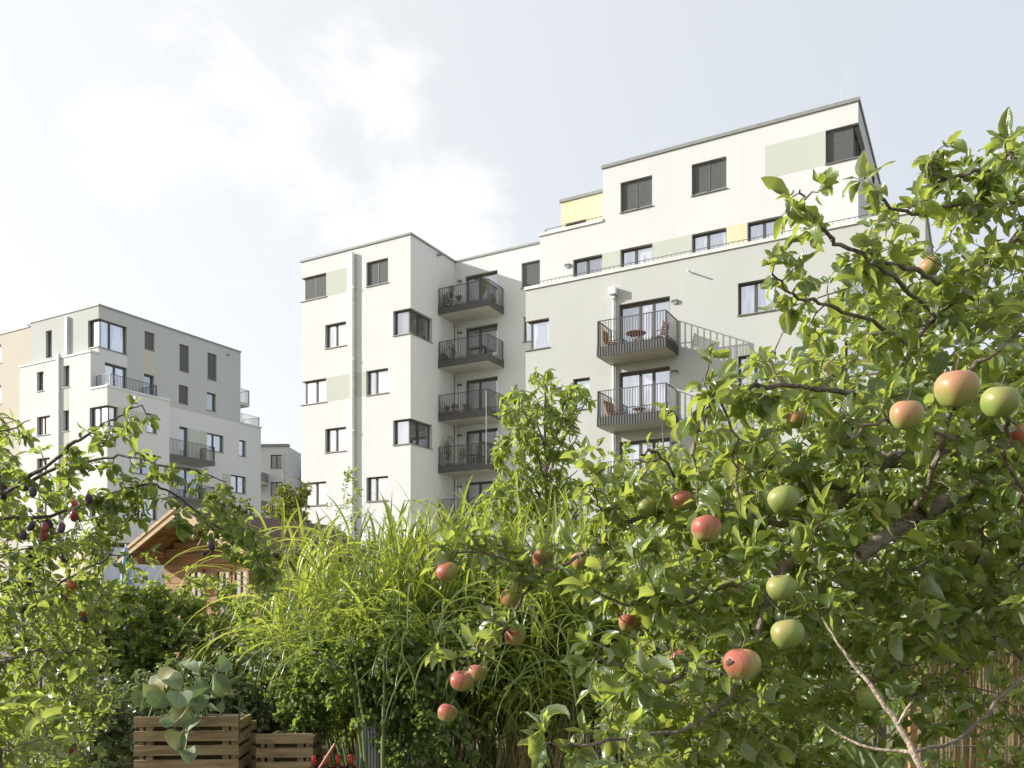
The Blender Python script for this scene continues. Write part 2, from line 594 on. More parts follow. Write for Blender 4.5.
# ------------------------------------------------------------------ branches
def smooth_poly(pts, n=4, jit=0.0):
    """Catmull-Rom through the points"""
    P = [np.array(p, float) for p in pts]
    P = [2 * P[0] - P[1]] + P + [2 * P[-1] - P[-2]]
    out = []
    for i in range(1, len(P) - 2):
        for k in range(n):
            t = k / n
            a, b, c, d = P[i - 1], P[i], P[i + 1], P[i + 2]
            out.append(.5 * (2 * b + (c - a) * t + (2 * a - 5 * b + 4 * c - d) * t * t + (3 * b - a - 3 * c + d) * t ** 3))
    out.append(P[-2])
    out = np.array(out)
    if jit:
        out[1:-1] += rng.normal(0, jit, out[1:-1].shape)
    return out


LIGHT = np.array([-.92, -.15, .38])


class Tree:
    """limbs laid out by hand, then twigs grown from the nearest wood to every target point"""
    def __init__(s):
        s.nodes = []      # (pos)
        s.mb = MB()
        s.tw = []         # twigs: (start, end) for leaves
        s.tips = []

    def limb(s, pts, r0, r1, k=8, n=4, jit=.004, knobs=.12):
        p = smooth_poly(pts, n, jit)
        t = np.linspace(0, 1, len(p))
        r = (r0 + (r1 - r0) * t) * (1 + rng.uniform(-knobs, knobs, len(p)))
        s.mb.tube(p, list(r), k)
        s.nodes += list(p)
        return p

    def twigs(s, targets, r=.0022, droop=.03, maxlen=1e9, k=4):
        nodes = np.array(s.nodes)
        T = np.array(targets)
        d = np.array([np.min(np.sum((nodes - t) ** 2, 1)) for t in T])
        T = T[np.argsort(d)]
        arr = np.zeros((len(nodes) + len(T) * 2, 3))
        arr[:len(nodes)] = nodes
        m = len(nodes)
        for t in T:
            dd = np.sum((arr[:m] - t) ** 2, 1)
            j = int(np.argmin(dd))
            a = arr[j]
            L = math.sqrt(dd[j])
            if L > maxlen or L < 1e-4:
                continue
            mid = (a + t) / 2 + rng.normal(0, L * .1, 3) + np.array([0, 0, L * .10])
            s.mb.tube([a, mid, t], [r * (1 + 4 * L), r * (1 + 2 * L), r * .7], k, cap=False)
            arr[m] = mid
            arr[m + 1] = t
            m += 2
            s.tw.append((mid, t))
        s.nodes = list(arr[:m])

    def leaf_arrays(s, per, L0, L1, ratio, spread=.5, out=(0, 0, 0), up=.6, droop=0.0, back=.04, rosette=True, density=None):
        P, D, N, L = [], [], [], []
        up_v = np.array([0, 0, 1.0])
        for a, b in s.tw:
            ax = b - a
            ln = np.linalg.norm(ax) + 1e-9
            ax = ax / ln
            k = max(2, int(rng.poisson(per)))
            ph = rng.uniform(0, 6.28)
            r1 = np.cross(ax, (0.3, .2, .93))
            r1 /= np.linalg.norm(r1) + 1e-9
            r2 = np.cross(ax, r1)
            for i in range(k):
                ang = ph + i * 2.4 + rng.normal(0, .3)
                rad = r1 * math.cos(ang) + r2 * math.sin(ang)
                t = rng.random() ** .6
                p = b - ax * (1 - t) * min(ln, back * 2.5)
                d = ax * rng.uniform(.1, .9) + rad * rng.uniform(.6, 1.1) * (1 + spread) + np.array(out) * .4 - up_v * droop * rng.uniform(.4, 1.4) + up_v * .15
                d = d / np.linalg.norm(d)
                n = up_v * up + LIGHT * .55 + rng.normal(0, .45, 3)
                P.append(p + d * .006)
                D.append(d)
                N.append(n)
                L.append(rng.uniform(L0, L1) * (.7 + .3 * rng.random()) * (1.0 if rng.random() > .2 else .6))
        P, D, N, L = map(np.array, (P, D, N, L))
        Wd = L * ratio * rng.uniform(.82, 1.18, len(L))
        return P, D, N, L, Wd


def in_poly(x, y, poly):
    n = len(poly)
    c = False
    j = n - 1
    for i in range(n):
        xi, yi = poly[i]
        xj, yj = poly[j]
        if (yi > y) != (yj > y) and x < (xj - xi) * (y - yi) / (yj - yi) + xi:
            c = not c
        j = i
    return c


def poly_points(poly, n, d0, d1, power=1.0):
    xs = [p[0] for p in poly]
    ys = [p[1] for p in poly]
    out = []
    while len(out) < n:
        x, y = rng.uniform(min(xs), max(xs)), rng.uniform(min(ys), max(ys))
        if in_poly(x, y, poly):
            d = d0 + (d1 - d0) * rng.random() ** power
            out.append(W(x, y, d))
    return out


# ------------------------------------------------------------------ camera, light, sky
cam_d = bpy.data.cameras.new('camera')
cam = bpy.data.objects.new('camera', cam_d)
link(cam)
cam.location = (0, 0, ZC)
cam.rotation_euler = (math.radians(90), 0, 0)
cam_d.sensor_width = 36
cam_d.lens = 36 * F / 1024
cam_d.shift_y = (HOR - 384) / 1024
cam_d.clip_end = 4000
cam_d.clip_start = .05
sc.camera = cam

SUN_DIR = Vector((-.922, .062, .384)).normalized()   # towards the sun
el = math.asin(SUN_DIR.z)
sd = bpy.data.lights.new('sun', 'SUN')
sd.energy = 4.7
sd.angle = math.radians(.6)
sd.color = (1, .97, .92)
so = bpy.data.objects.new('sun', sd)
link(so)
so.rotation_euler = SUN_DIR.to_track_quat('Z', 'Y').to_euler()
so.location = (-20, 0, 30)

wd = bpy.data.worlds.new('World')
sc.world = wd
wd.use_nodes = True
nt = wd.node_tree
bg = nt.nodes['Background']
sky = nd(nt, 'ShaderNodeTexSky', sky_type='NISHITA')
sky.sun_disc = False
sky.sun_elevation = el
sky.sun_rotation = math.atan2(SUN_DIR.x, SUN_DIR.y)
sky.altitude = 50
sky.air_density = 1.0
sky.dust_density = 3.0
sky.ozone_density = 1.0
tc = nd(nt, 'ShaderNodeTexCoord')
# thin high cloud: one drifting bank plus an even veil, in sky directions
mp = nd(nt, 'ShaderNodeMapping')
nt.links.new(tc.outputs['Generated'], mp.inputs[0])
mp.inputs['Scale'].default_value = (1.0, 1.0, 1.5)
nz = nd(nt, 'ShaderNodeTexNoise')
nz.inputs['Scale'].default_value = 7.0
nz.inputs['Detail'].default_value = 12
nz.inputs['Roughness'].default_value = .62
nz.inputs['Distortion'].default_value = .35
nt.links.new(mp.outputs[0], nz.inputs['Vector'])


def blob(direction, inner, outer):
    d = Vector(direction).normalized()
    vn = nd(nt, 'ShaderNodeVectorMath', operation='NORMALIZE')
    nt.links.new(tc.outputs['Generated'], vn.inputs[0])
    dp = nd(nt, 'ShaderNodeVectorMath', operation='DOT_PRODUCT')
    dp.inputs[1].default_value = d
    nt.links.new(vn.outputs[0], dp.inputs[0])
    m = nd(nt, 'ShaderNodeMapRange')
    m.inputs[1].default_value = math.cos(math.radians(outer))
    m.inputs[2].default_value = math.cos(math.radians(inner))
    nt.links.new(dp.outputs['Value'], m.inputs[0])
    return m.outputs[0]


def mth(op, a, b):
    n = nd(nt, 'ShaderNodeMath', operation=op)
    for i, x in enumerate((a, b)):
        if isinstance(x, (int, float)):
            n.inputs[i].default_value = x
        else:
            nt.links.new(x, n.inputs[i])
    return n.outputs[0]


def pdir(px, py):
    return ((px - CX) / F, 1, (HOR - py) / F)


b = None
for (x_, y_, r_) in ((200, 20, 5), (235, 70, 6), (190, 135, 5), (130, 135, 4.5), (300, 100, 7), (290, 165, 6.5), (350, 180, 6), (400, 210, 5.5), (455, 215, 5), (380, 110, 4.5), (300, 30, 5)):
    q_ = blob(pdir(x_, y_), 0, r_)
    b = q_ if b is None else mth('MAXIMUM', b, q_)
shp = mth('ADD', mth('MULTIPLY', b, .6), mth('MULTIPLY', nz.outputs['Fac'], 2.4))
cr = nd(nt, 'ShaderNodeMapRange', interpolation_type='SMOOTHSTEP')
cr.inputs[1].default_value = 1.42
cr.inputs[2].default_value = 2.05
cr.inputs[3].default_value = 0
cr.inputs[4].default_value = .85
nt.links.new(shp, cr.inputs[0])
veil = nd(nt, 'ShaderNodeMix', data_type='RGBA')
veil.inputs[0].default_value = .68
nt.links.new(sky.outputs[0], veil.inputs[6])
vx = nd(nt, 'ShaderNodeSeparateXYZ')      # the veil thickens towards the sun
nt.links.new(tc.outputs['Generated'], vx.inputs[0])
vr_ = nd(nt, 'ShaderNodeMapRange', interpolation_type='SMOOTHSTEP')
vr_.inputs[1].default_value = .55
vr_.inputs[2].default_value = -.55
nt.links.new(vx.outputs[0], vr_.inputs[0])
vc = nd(nt, 'ShaderNodeMix', data_type='RGBA')
nt.links.new(vr_.outputs[0], vc.inputs[0])
vc.inputs[6].default_value = (5.6, 5.8, 6.05, 1)
vc.inputs[7].default_value = (7.2, 7.1, 6.9, 1)
nt.links.new(vc.outputs[2], veil.inputs[7])
cm = nd(nt, 'ShaderNodeMix', data_type='RGBA')
nt.links.new(cr.outputs[0], cm.inputs[0])
nt.links.new(veil.outputs[2], cm.inputs[6])
cm.inputs[7].default_value = (6.2, 6.2, 6.15, 1)
nt.links.new(cm.outputs[2], bg.inputs[0])
bg.inputs[1].default_value = .115

sc.view_settings.view_transform = 'Standard'
sc.view_settings.look = 'None'
sc.view_settings.exposure = .58
sc.view_settings.gamma = 1
cy = sc.cycles
cy.max_bounces = 6
cy.diffuse_bounces = 3
cy.glossy_bounces = 3
cy.transmission_bounces = 4
cy.transparent_max_bounces = 4
cy.caustics_reflective = False
cy.caustics_refractive = False
cy.use_denoising = True
cy.sample_clamp_indirect = 6

# ------------------------------------------------------------------ ground
g = MB()
g.quad((-900, -300, 0), (900, -300, 0), (900, 1500, 0), (-900, 1500, 0))
m, nt2, bb = new_mat('garden_soil_and_grass')
tcg = nd(nt2, 'ShaderNodeTexCoord')
n1 = nd(nt2, 'ShaderNodeTexNoise')
n1.inputs['Scale'].default_value = .5
n1.inputs['Detail'].default_value = 9
nt2.links.new(tcg.outputs['Object'], n1.inputs['Vector'])
rr = nd(nt2, 'ShaderNodeValToRGB')
rr.color_ramp.elements[0].position = .42
rr.color_ramp.elements[0].color = (.05, .075, .02, 1)
rr.color_ramp.elements[1].position = .56
rr.color_ramp.elements[1].color = (.20, .16, .10, 1)
nt2.links.new(n1.outputs['Fac'], rr.inputs[0])
nt2.links.new(rr.outputs[0], bb.inputs['Base Color'])
bb.inputs['Roughness'].default_value = .95
n2 = nd(nt2, 'ShaderNodeTexNoise')
n2.inputs['Scale'].default_value = 30
nt2.links.new(tcg.outputs['Object'], n2.inputs['Vector'])
bp = nd(nt2, 'ShaderNodeBump')
bp.inputs['Strength'].default_value = .8
nt2.links.new(n2.outputs['Fac'], bp.inputs['Height'])
nt2.links.new(bp.outputs[0], bb.inputs['Normal'])
g.build('ground', m, kind='structure')


# ------------------------------------------------------------------ buildings
TH = math.atan2(-.4858, .8741)


def fmap(kind, c):
    """a facade's own frame: a along it, d inwards, z up"""
    if kind == 'A':
        return lambda a, d, z: (a, c + d, z)
    if kind == 'B':
        return lambda a, d, z: (c - d, a, z)
    return lambda a, d, z: (c + d, a, z)


def fbox(mb, kind, c, a0, a1, d0, d1, z0, z1):
    f = fmap(kind, c)
    p, q = f(a0, d0, z0), f(a1, d1, z1)
    mb.box(min(p[0], q[0]), max(p[0], q[0]), min(p[1], q[1]), max(p[1], q[1]), z0, z1)


REC = .18


def facade(mb, kind, c, a0, a1, z0, z1, holes):
    f = fmap(kind, c)
    As = sorted(set([a0, a1] + [x for h in holes for x in (h['a0'], h['a1']) if a0 <= x <= a1]))
    Zs = sorted(set([z0, z1] + [x for h in holes for x in (h['z0'], h['z1']) if z0 <= x <= z1]))
    for i in range(len(As) - 1):
        for j in range(len(Zs) - 1):
            am, zm = (As[i] + As[i + 1]) / 2, (Zs[j] + Zs[j + 1]) / 2
            if any(h['a0'] < am < h['a1'] and h['z0'] < zm < h['z1'] for h in holes):
                continue
            mb.quad(f(As[i], 0, Zs[j]), f(As[i + 1], 0, Zs[j]), f(As[i + 1], 0, Zs[j + 1]), f(As[i], 0, Zs[j + 1]))
    for h in holes:
        b0 = h['a0'] + (REC if h.get('trim0') else 0)
        b1 = h['a1'] - (REC if h.get('trim1') else 0)
        for z in (h['z0'], h['z1']):
            mb.quad(f(b0, 0, z), f(b1, 0, z), f(b1, REC + .12, z), f(b0, REC + .12, z))
        if not h.get('open0'):
            mb.quad(f(h['a0'], 0, h['z0']), f(h['a0'], 0, h['z1']), f(h['a0'], REC + .12, h['z1']), f(h['a0'], REC + .12, h['z0']))
        if not h.get('open1'):
            mb.quad(f(h['a1'], 0, h['z0']), f(h['a1'], 0, h['z1']), f(h['a1'], REC + .12, h['z1']), f(h['a1'], REC + .12, h['z0']))


def window(parent, kind, c, h):
    """frame with mullions; panes, sill and blind are its sub-parts"""
    a0, a1, z0, z1 = h['a0'], h['a1'], h['z0'], h['z1']
    if h.get('open0'):
        a0 += REC
    if h.get('open1'):
        a1 -= REC
    t = .075
    fr = MB()
    e = .002
    top = .13 if h.get('door') or h.get('box') else t
    fbox(fr, kind, c, a0 + e, a0 + t, REC, REC + .08, z0 + e, z1 - e)
    fbox(fr, kind, c, a1 - t, a1 - e, REC, REC + .08, z0 + e, z1 - e)
    fbox(fr, kind, c, a0 + t, a1 - t, REC, REC + .08, z1 - top, z1 - e)
    fbox(fr, kind, c, a0 + t, a1 - t, REC, REC + .08, z0 + e, z0 + t)
    cuts = h.get('cuts', [.42] if a1 - a0 > 1.0 else [])
    xs = [a0 + t] + [a0 + (a1 - a0) * k for k in cuts] + [a1 - t]
    for x in xs[1:-1]:
        fbox(fr, kind, c, x - .055, x + .055, REC - .01, REC + .075, z0 + t, z1 - top)
    w = fr.build('door_frame' if h.get('door') else 'window', M['frame'], parent)
    for i in range(len(xs) - 1):
        p = MB()
        fbox(p, kind, c, xs[i] + (.05 if i else -.0), xs[i + 1] - (.05 if i < len(xs) - 2 else 0), REC + .045, REC + .055, z0 + t - .004, z1 - top + .004)
        dark = h.get('dark', False) or (rng.random() < .12)
        p.build('pane', M['panedark' if dark else 'pane'], w)
    if not h.get('door'):
        s = MB()
        s0, s1 = a0 - .03, a1 + .03
        if h.get('open0'):
            s0 = a0 if h.get('trim0') else a0 - REC - .05
        if h.get('open1'):
            s1 = a1 if h.get('trim1') else a1 + REC + .05
        fbox(s, kind, c, s0, s1, -.06, REC - .003, z0 - .022, z0 + .012)
        s.build('sill', M['sill'], w)
    bl = h.get('blind', 0)
    if bl:
        p = MB()
        n = int((z1 - z0) * bl / .075)
        for k in range(n):
            zt = z1 - .03 - k * .075
            f = fmap(kind, c)
            p.quad(f(a0 + .03, REC - .035, zt - .066), f(a1 - .03, REC - .035, zt - .066), f(a1 - .03, REC - .055, zt), f(a0 + .03, REC - .055, zt))
        fbox(p, kind, c, a0 + .03, a0 + .05, REC - .06, REC - .03, z1 - .03 - n * .075, z1 - .01)
        fbox(p, kind, c, a1 - .05, a1 - .03, REC - .06, REC - .03, z1 - .03 - n * .075, z1 - .01)
        if a1 - a0 > 1.25:
            xm = (a0 + a1) / 2
            fbox(p, kind, c, xm - .02, xm + .02, REC - .062, REC - .058, z1 - .03 - n * .075, z1 - .01)
        p.build('blind', M['blind'], w)
    return w


def H(a0, a1, z0, z1, **k):
    d = dict(a0=a0, a1=a1, z0=z0, z1=z1)
    d.update(k)
    return d


def panel(parent, kind, c, a0, a1, z0, z1, mat, name='coloured_wall_panel'):
    p = MB()
    fbox(p, kind, c, a0, a1, -.004, .02, z0, z1)
    return p.build(name, M[mat], parent)


def coping(parent, pts, z, mat='coping', w=.34, h=.10, out=.05):
    """parapet capping along a polyline seen from outside (u, v)"""
    c = MB()
    for (a, b) in zip(pts[:-1], pts[1:]):
        c.box(min(a[0], b[0]) - (out if a[1] != b[1] else 0), max(a[0], b[0]) + (0 if a[1] == b[1] else out), min(a[1], b[1]) - .0, max(a[1], b[1]), z, z + h)
    return c


def copings(parent, boxes, mat):
    c = MB()
    for x0, x1, y0, y1, z0, z1 in boxes:
        c.box(x0, x1, y0, y1, z0, z1)
    return c.build('parapet_coping', M[mat], parent)


def railing_mesh(segs, z0, z1, step=.115, bar=.018, rail=.03):
    mb = MB()
    for (x0, y0), (x1, y1) in segs:
        L = math.hypot(x1 - x0, y1 - y0)
        n = max(1, int(L / step))
        mb.beam((x0, y0, z1), (x1, y1, z1), rail + .015, rail)
        mb.beam((x0, y0, z0), (x1, y1, z0), rail, rail)
        dx, dy = (x1 - x0) / L, (y1 - y0) / L
        for i in range(n + 1):
            t = i / n
            x, y = x0 + (x1 - x0) * t, y0 + (y1 - y0) * t
            b = bar if 0 < i < n else bar * 2.2
            mb.beam((x, y, z0), (x, y, z1), b, b)
    return mb


def balcony(parent, a0, a1, v0, v1, zb, left=True, post=False):
    """slab from the wall v1 out to v0, steel fascia, bars; a part of the building"""
    s = MB()
    s.box(a0 + .03, a1 - .03, v0 + .03, v1 - .003, zb + .01, zb + .24)
    sl = s.build('balcony', M['concrete'], parent)
    fa = MB()
    fa.box(a0, a1, v0, v0 + .025, zb, zb + .36)
    fa.box(a1 - .025, a1, v0 + .026, v1 - .01, zb, zb + .36)
    if left:
        fa.box(a0, a0 + .025, v0 + .026, v1 - .01, zb, zb + .36)
    fa.build('fascia', M['railpanel'], sl)
    segs = [((a0 + .03, v0 + .05), (a1 - .04, v0 + .05)), ((a1 - .05, v0 + .09), (a1 - .05, v1 - .04))]
    if left:
        segs.append(((a0 + .05, v0 + .09), (a0 + .05, v1 - .04)))
    r = railing_mesh(segs, zb + .38, zb + 1.48, bar=.022)
    for (x0, y0), (x1, y1) in segs:      # the bars run on down over the fascia
        n_ = max(1, int(math.hypot(x1 - x0, y1 - y0) / .115))
        for i in range(n_ + 1):
            x, y = x0 + (x1 - x0) * i / n_, y0 + (y1 - y0) * i / n_
            if x0 == x1:
                x += .062 if x0 > (a0 + a1) / 2 else -.062
            else:
                y -= .062
            r.beam((x, y, zb + .02), (x, y, zb + .5), .02, .02)
    r.build('railing', M['rail'], sl)
    return sl


def wall_lamp(parent, kind, c, a, z):
    p = MB()
    fbox(p, kind, c, a - .13, a + .13, -.09, -.002, z - .06, z + .06)
    l = p.build('wall_lamp', M['lamp'], parent)
    q = MB()
    fbox(q, kind, c, a - .1, a + .1, -.085, -.02, z - .09, z - .061)
    q.build('lamp_glass', M['lampglass'], l)


HEADS = [20.31, 17.31, 14.29, 11.37, 8.39, 5.41, 2.43]
main = thing('apartment_building', 'large white and pale grey apartment block with stepped roof terraces, behind the tall grass', 'building', (-5.457, 45.7, 0), TH)

# holes per facade
hA = []
for i, zh in enumerate(HEADS):
    z0 = zh - 1.36
    if i % 2 == 0:
        hA.append(H(-7.81, -5.9, z0, zh, open0=True, blind=.97 if i == 0 else 0, cuts=[.5]))
        hA.append(H(-3.0, -1.5, z0, zh, blind=.97 if i == 0 else 0, cuts=[.38]))
    else:
        hA.append(H(-5.98, -4.45, z0, zh, cuts=[.45]))
        hA.append(H(-1.16, 0, z0, zh, open1=True, cuts=[.62] if 0 else []))
hB = [H(0, 2.05, zh - 1.36, zh, open0=True, trim0=True, cuts=[.42], dark=True) for i, zh in enumerate(HEADS) if i % 2 == 1]
hC = [H(0, .9, zh - 1.36, zh, open0=True, trim0=True, cuts=[]) for i, zh in enumerate(HEADS) if i % 2 == 0]
VI = 4.39
hI = [H(.69, 2.86, zh - 2.3, zh, door=True, cuts=[.42], dark=True) for zh in HEADS[:-1]]
hI += [H(4.4, 5.6, HEADS[0] - 1.36, HEADS[0] + .06, blind=.97, cuts=[])]
hI += [H(4.5, 5.6, zh - 1.36, zh + .05, cuts=[]) for zh in HEADS[1:2]]
wl = MB()
facade(wl, 'A', 0, -7.81, 0, 0, 21.25, hA)
facade(wl, 'B', 0, 0, VI, 0, 21.25, hB)
facade(wl, 'C', -7.81, 0, 12, 0, 21.25, hC)
facade(wl, 'A', VI, 0, 11.8, 0, 21.25, hI)
wl.quad((-7.81, 12, 0), (0, 12, 0), (0, 12, 21.25), (-7.81, 12, 21.25))
wl.quad((0, 12, 0), (11.8, 12, 0), (11.8, 12, 21.25), (0, 12, 21.25))
wl.build('wall', M['white'], main)
for h in hA: window(main, 'A', 0, h)
for h in hB: window(main, 'B', 0, h)
for h in hC: window(main, 'C', -7.81, h)
for h in hI: window(main, 'A', VI, h)
rf = MB()
rf.quad((-7.8, .02, 21.0), (-.02, .02, 21.0), (-.02, 12, 21.0), (-7.8, 12, 21.0))
rf.quad((-.02, VI + .02, 21.0), (11.8, VI + .02, 21.0), (11.8, 12, 21.0), (-.02, 12, 21.0))
rf.quad((8.7, -1.58, 18.6), (11.84, -1.58, 18.6), (11.84, VI, 18.6), (8.7, VI, 18.6))
rf.quad((11.9, -1.58, 20.95), (22.6, -1.58, 20.95), (22.6, 4.8, 20.95), (11.9, 4.8, 20.95))
rf.quad((8.7, -3.08, 15.2), (25.05, -3.08, 15.2), (25.05, 9, 15.2), (8.7, 9, 15.2))
rf.build('roof', M['roofgravel'], main)
copings(main, [(-7.87, .06, -.06, .3, 21.25, 21.36), (-.3, .06, .302, VI - .062, 21.25, 21.36), (-.3, 8.62, VI - .06, VI + .3, 21.25, 21.36), (-7.87, -7.5, .302, 12, 21.25, 21.36)], 'coping')
# painted bands
panel(main, 'A', 0, -5.89, -4.42, HEADS[0] - 1.36, HEADS[0], 'greenpanel')
panel(main, 'A', 0, -5.89, -3.01, HEADS[2] - 1.36, HEADS[2], 'greenpanel')
panel(main, 'A', 0, -5.89, -3.01, HEADS[6] - 1.36, HEADS[6], 'greenpanel')
p = MB()
p.tube([(-3.85, -.13, 0), (-3.85, -.13, 20.98)], .11, 12)
for z in (3, 7, 11, 15, 19):
    p.box(-3.98, -3.72, -.245, -.002, z, z + .05)
p.build('downpipe', M['pipe'], main, smooth=False)
p = MB()
p.tube([(.12, VI - .08, 0), (.12, VI - .08, 17.7)], .05, 8)
p.build('downpipe', M['pipezinc'], main)
p = MB()
p.box(.003, .35, 2.5, 2.62, 21.0, 21.08)
p.build('overflow_spout', M['sill'], main)
for zh in HEADS[:-1]:
    wall_lamp(main, 'A', VI, .36, zh - .22)
    balcony(main, .004, 3.28, 2.64, VI, zh - 2.62, left=False)

# front grey volume
V2 = -3.1
h2 = []
for i, zh in enumerate(HEADS[2:]):
    if i == 0:
        h2.append(H(8.68, 9.87, zh - 1.33, zh, open0=True, cuts=[.0] and []))
    elif i % 2 == 1:
        h2.append(H(11.06, 11.87, zh - 1.38, zh, cuts=[]))
    h2.append(H(13.23, 15.5, zh - 2.28, zh, door=True, cuts=[.4, .66]))
    h2.append(H(18.33, 19.82, zh - 1.3, zh, cuts=[.45]))
    h2.append(H(22.35, 23.85, zh - 1.33, zh, cuts=[.45]))
h2c = [H(V2, V2 + .7, HEADS[2] - 1.33, HEADS[2], open0=True, trim0=True, cuts=[])]
w2 = MB()
facade(w2, 'A', V2, 8.68, 25.1, 0, 15.72, h2)
facade(w2, 'C', 8.68, V2, VI - .01, 0, 15.72, h2c)
w2.quad((25.1, V2, 0), (25.1, 9, 0), (25.1, 9, 15.72), (25.1, V2, 15.72))
w2.build('wall', M['warmgrey'], main)
for h in h2: window(main, 'A', V2, h)
for h in h2c: window(main, 'C', 8.68, h)
copings(main, [(8.62, 25.16, V2 - .06, V2 + .22, 15.72, 15.86), (8.62, 8.9, V2 + .222, VI - .02, 15.72, 15.86), (24.9, 25.16, V2 + .222, 9, 15.72, 15.86)], 'whitecoping')
r = railing_mesh([((8.85, V2 + .3), (24.9, V2 + .3))], 15.9, 16.12, step=.2, bar=.014, rail=.016)
r.build('terrace_railing', M['rail'], main)
p = MB()
p.tube([(13.02, V2 - .09, 0), (13.02, V2 - .09, 14.7)], .06, 10)
p.build('downpipe', M['pipe'], main)
p = MB()
p.box(12.86, 13.18, V2 - .3, V2 - .004, 14.72, 15.02)
p.box(12.94, 13.1, V2 - .2, V2 - .05, 14.55, 14.719)
p.build('rainwater_hopper', M['pipe'], main)
p = MB()
p.tube([(16.45, V2 - .005, 15.07), (16.40, V2 - .42, 15.05)], .035, 8)
p.build('overflow_spout', M['pipezinc'], main)
for zh in HEADS[2:-1]:
    wall_lamp(main, 'A', V2, 15.72, zh - .28)
    balcony(main, 12.84, 15.86, V2 - 1.5, V2, zh - 2.55)

# white volume above the terrace, and its highest storey
V3 = -1.6
zt = HEADS[0]
zw = HEADS[1]
h3 = [H(12.7, 14.19, zt - 1.36, zt, blind=.9, cuts=[.5]), H(15.97, 17.47, zt - 1.36, zt, blind=.9, cuts=[.45]),
      H(21.44, 22.65, zt - 1.36, zt, open1=True, blind=.98, cuts=[])]
h3 += [H(a, b_, zw - 1.9, zw, cuts=[.45], dark=(k < 1)) for k, (a, b_) in enumerate(((10.36, 11.82), (12.7, 14.2), (15.98, 17.47), (18.35, 19.78)))]
w3 = MB()
facade(w3, 'A', V3, 8.64, 11.85, 15.2, 18.75, [h for h in h3 if h['a1'] < 11.85 and h['z1'] < 18])
facade(w3, 'A', V3, 11.85, 22.65, 15.2, 21.15, [h for h in h3 if h['a0'] > 11.9])
h3b = [H(V3, V3 + 1.6 + .6, zt - 1.36, zt, open0=True, trim0=True, cuts=[.5], dark=True), H(3.3, 4.0, 15.6, 20.3, cuts=[], dark=True)]
facade(w3, 'B', 22.65, V3, 6.2, 15.2, 21.15, h3b)
w3.quad((8.64, V3, 15.2), (8.64, VI, 15.2), (8.64, VI, 18.75), (8.64, V3, 18.75))
w3.quad((11.85, V3, 18.6), (11.85, 6.2, 18.6), (11.85, 6.2, 21.15), (11.85, V3, 21.15))
w3.quad((11.85, 6.2, 15.2), (22.65, 6.2, 15.2), (22.65, 6.2, 21.15), (11.85, 6.2, 21.15))
w3.build('wall', M['white'], main)
for h in h3: window(main, 'A', V3, h)
for h in h3b: window(main, 'B', 22.65, h)
copings(main, [(11.79, 22.71, V3 - .06, V3 + .25, 21.15, 21.29), (22.42, 22.71, V3 + .252, 6.2, 21.15, 21.29), (11.79, 12.05, V3 + .252, 6.2, 21.15, 21.29)], 'coping')
copings(main, [(8.58, 11.846, V3 - .06, V3 + .22, 18.75, 18.89)], 'whitecoping')
r = railing_mesh([((8.8, V3 + .3), (11.8, V3 + .3)), ((8.75, V3 + .34), (8.75, VI - .1))], 18.93, 19.16, step=.2, bar=.014, rail=.016)
r.build('terrace_railing', M['rail'], main)
panel(main, 'A', V3, 11.83, 12.69, 15.3, zw, 'greenpanel')
panel(main, 'A', V3, 14.21, 15.97, 15.3, zw, 'greenpanel')
panel(main, 'A', V3, 17.48, 18.34, 15.3, zw, 'yellow')
panel(main, 'A', V3, 19.07, 21.43, zt - 1.36, zt, 'greenpanel')
wall_lamp(main, 'A', V3, 10.09, 17.1)
# yellow penthouse wall set back
h4 = [H(9.05, 10.15, 18.65, 20.02, cuts=[.5], dark=True)]
w4 = MB()
facade(w4, 'A', .35, 8.8, 11.84, 18.6, 21.1, h4)
w4.quad((8.8, .35, 18.6), (8.8, VI, 18.6), (8.8, VI, 21.1), (8.8, .35, 21.1))
w4.build('penthouse_wall', M['yellow'], main)
window(main, 'A', .35, h4[0])
copings(main, [(8.74, 11.78, .29, .6, 21.1, 21.24), (8.74, 9.0, .602, VI - .07, 21.1, 21.24)], 'coping')
# thin lightning rods on the roof edge
p = MB()
for u in (12.6, 16.8, 22.0):
    p.tube([(u, V3 + .15, 21.29), (u, V3 + .15, 21.85)], .005, 5)
p.build('lightning_rod', M['pipezinc'], main)

# ---------------------------------------------------------------- left building
lb = thing('apartment_building', 'cube shaped apartment block, grey above and white below, with a corner window at its top', 'building', (-27.57, 56.7, 0), TH)
hA0 = [H(-5.81, -5.12, 18.47, 20.42, cuts=[], dark=True), H(-1.13, 0, 18.53, 20.4, open1=True, cuts=[])]
hB0 = [H(0, 2.12, 18.5, 20.4, open0=True, trim0=True, cuts=[.38]),
       H(.46, 2.12, 15.65, 17.58, door=True, cuts=[.5]),
       H(3.55, 4.35, 19.3, 20.55, cuts=[], blind=.97), H(3.5, 4.32, 15.66, 17.54, door=True, cuts=[], dark=True),
       H(6.51, 7.36, 18.46, 20.43, cuts=[], blind=.98), H(9.09, 9.97, 18.43, 20.45, cuts=[], blind=.98),
       H(6.45, 7.3, 16.07, 17.42, cuts=[], blind=.98), H(9.02, 9.9, 16.06, 17.42, cuts=[], dark=False)]
w = MB()
facade(w, 'A', 0, -7.66, 0, 15, 21.25, hA0)
facade(w, 'B', 0, 0, 12.37, 15.63, 21.25, hB0)
w.quad((0, 12.37, 15.6), (-8, 12.37, 15.6), (-8, 12.37, 21.25), (0, 12.37, 21.25))
w.quad((-8, .01, 15.6), (-8, 12.37, 15.6), (-8, 12.37, 21.25), (-8, .01, 21.25))
w.build('wall', M['midgrey'], lb)
for h in hA0: window(lb, 'A', 0, h)
for h in hB0: window(lb, 'B', 0, h)
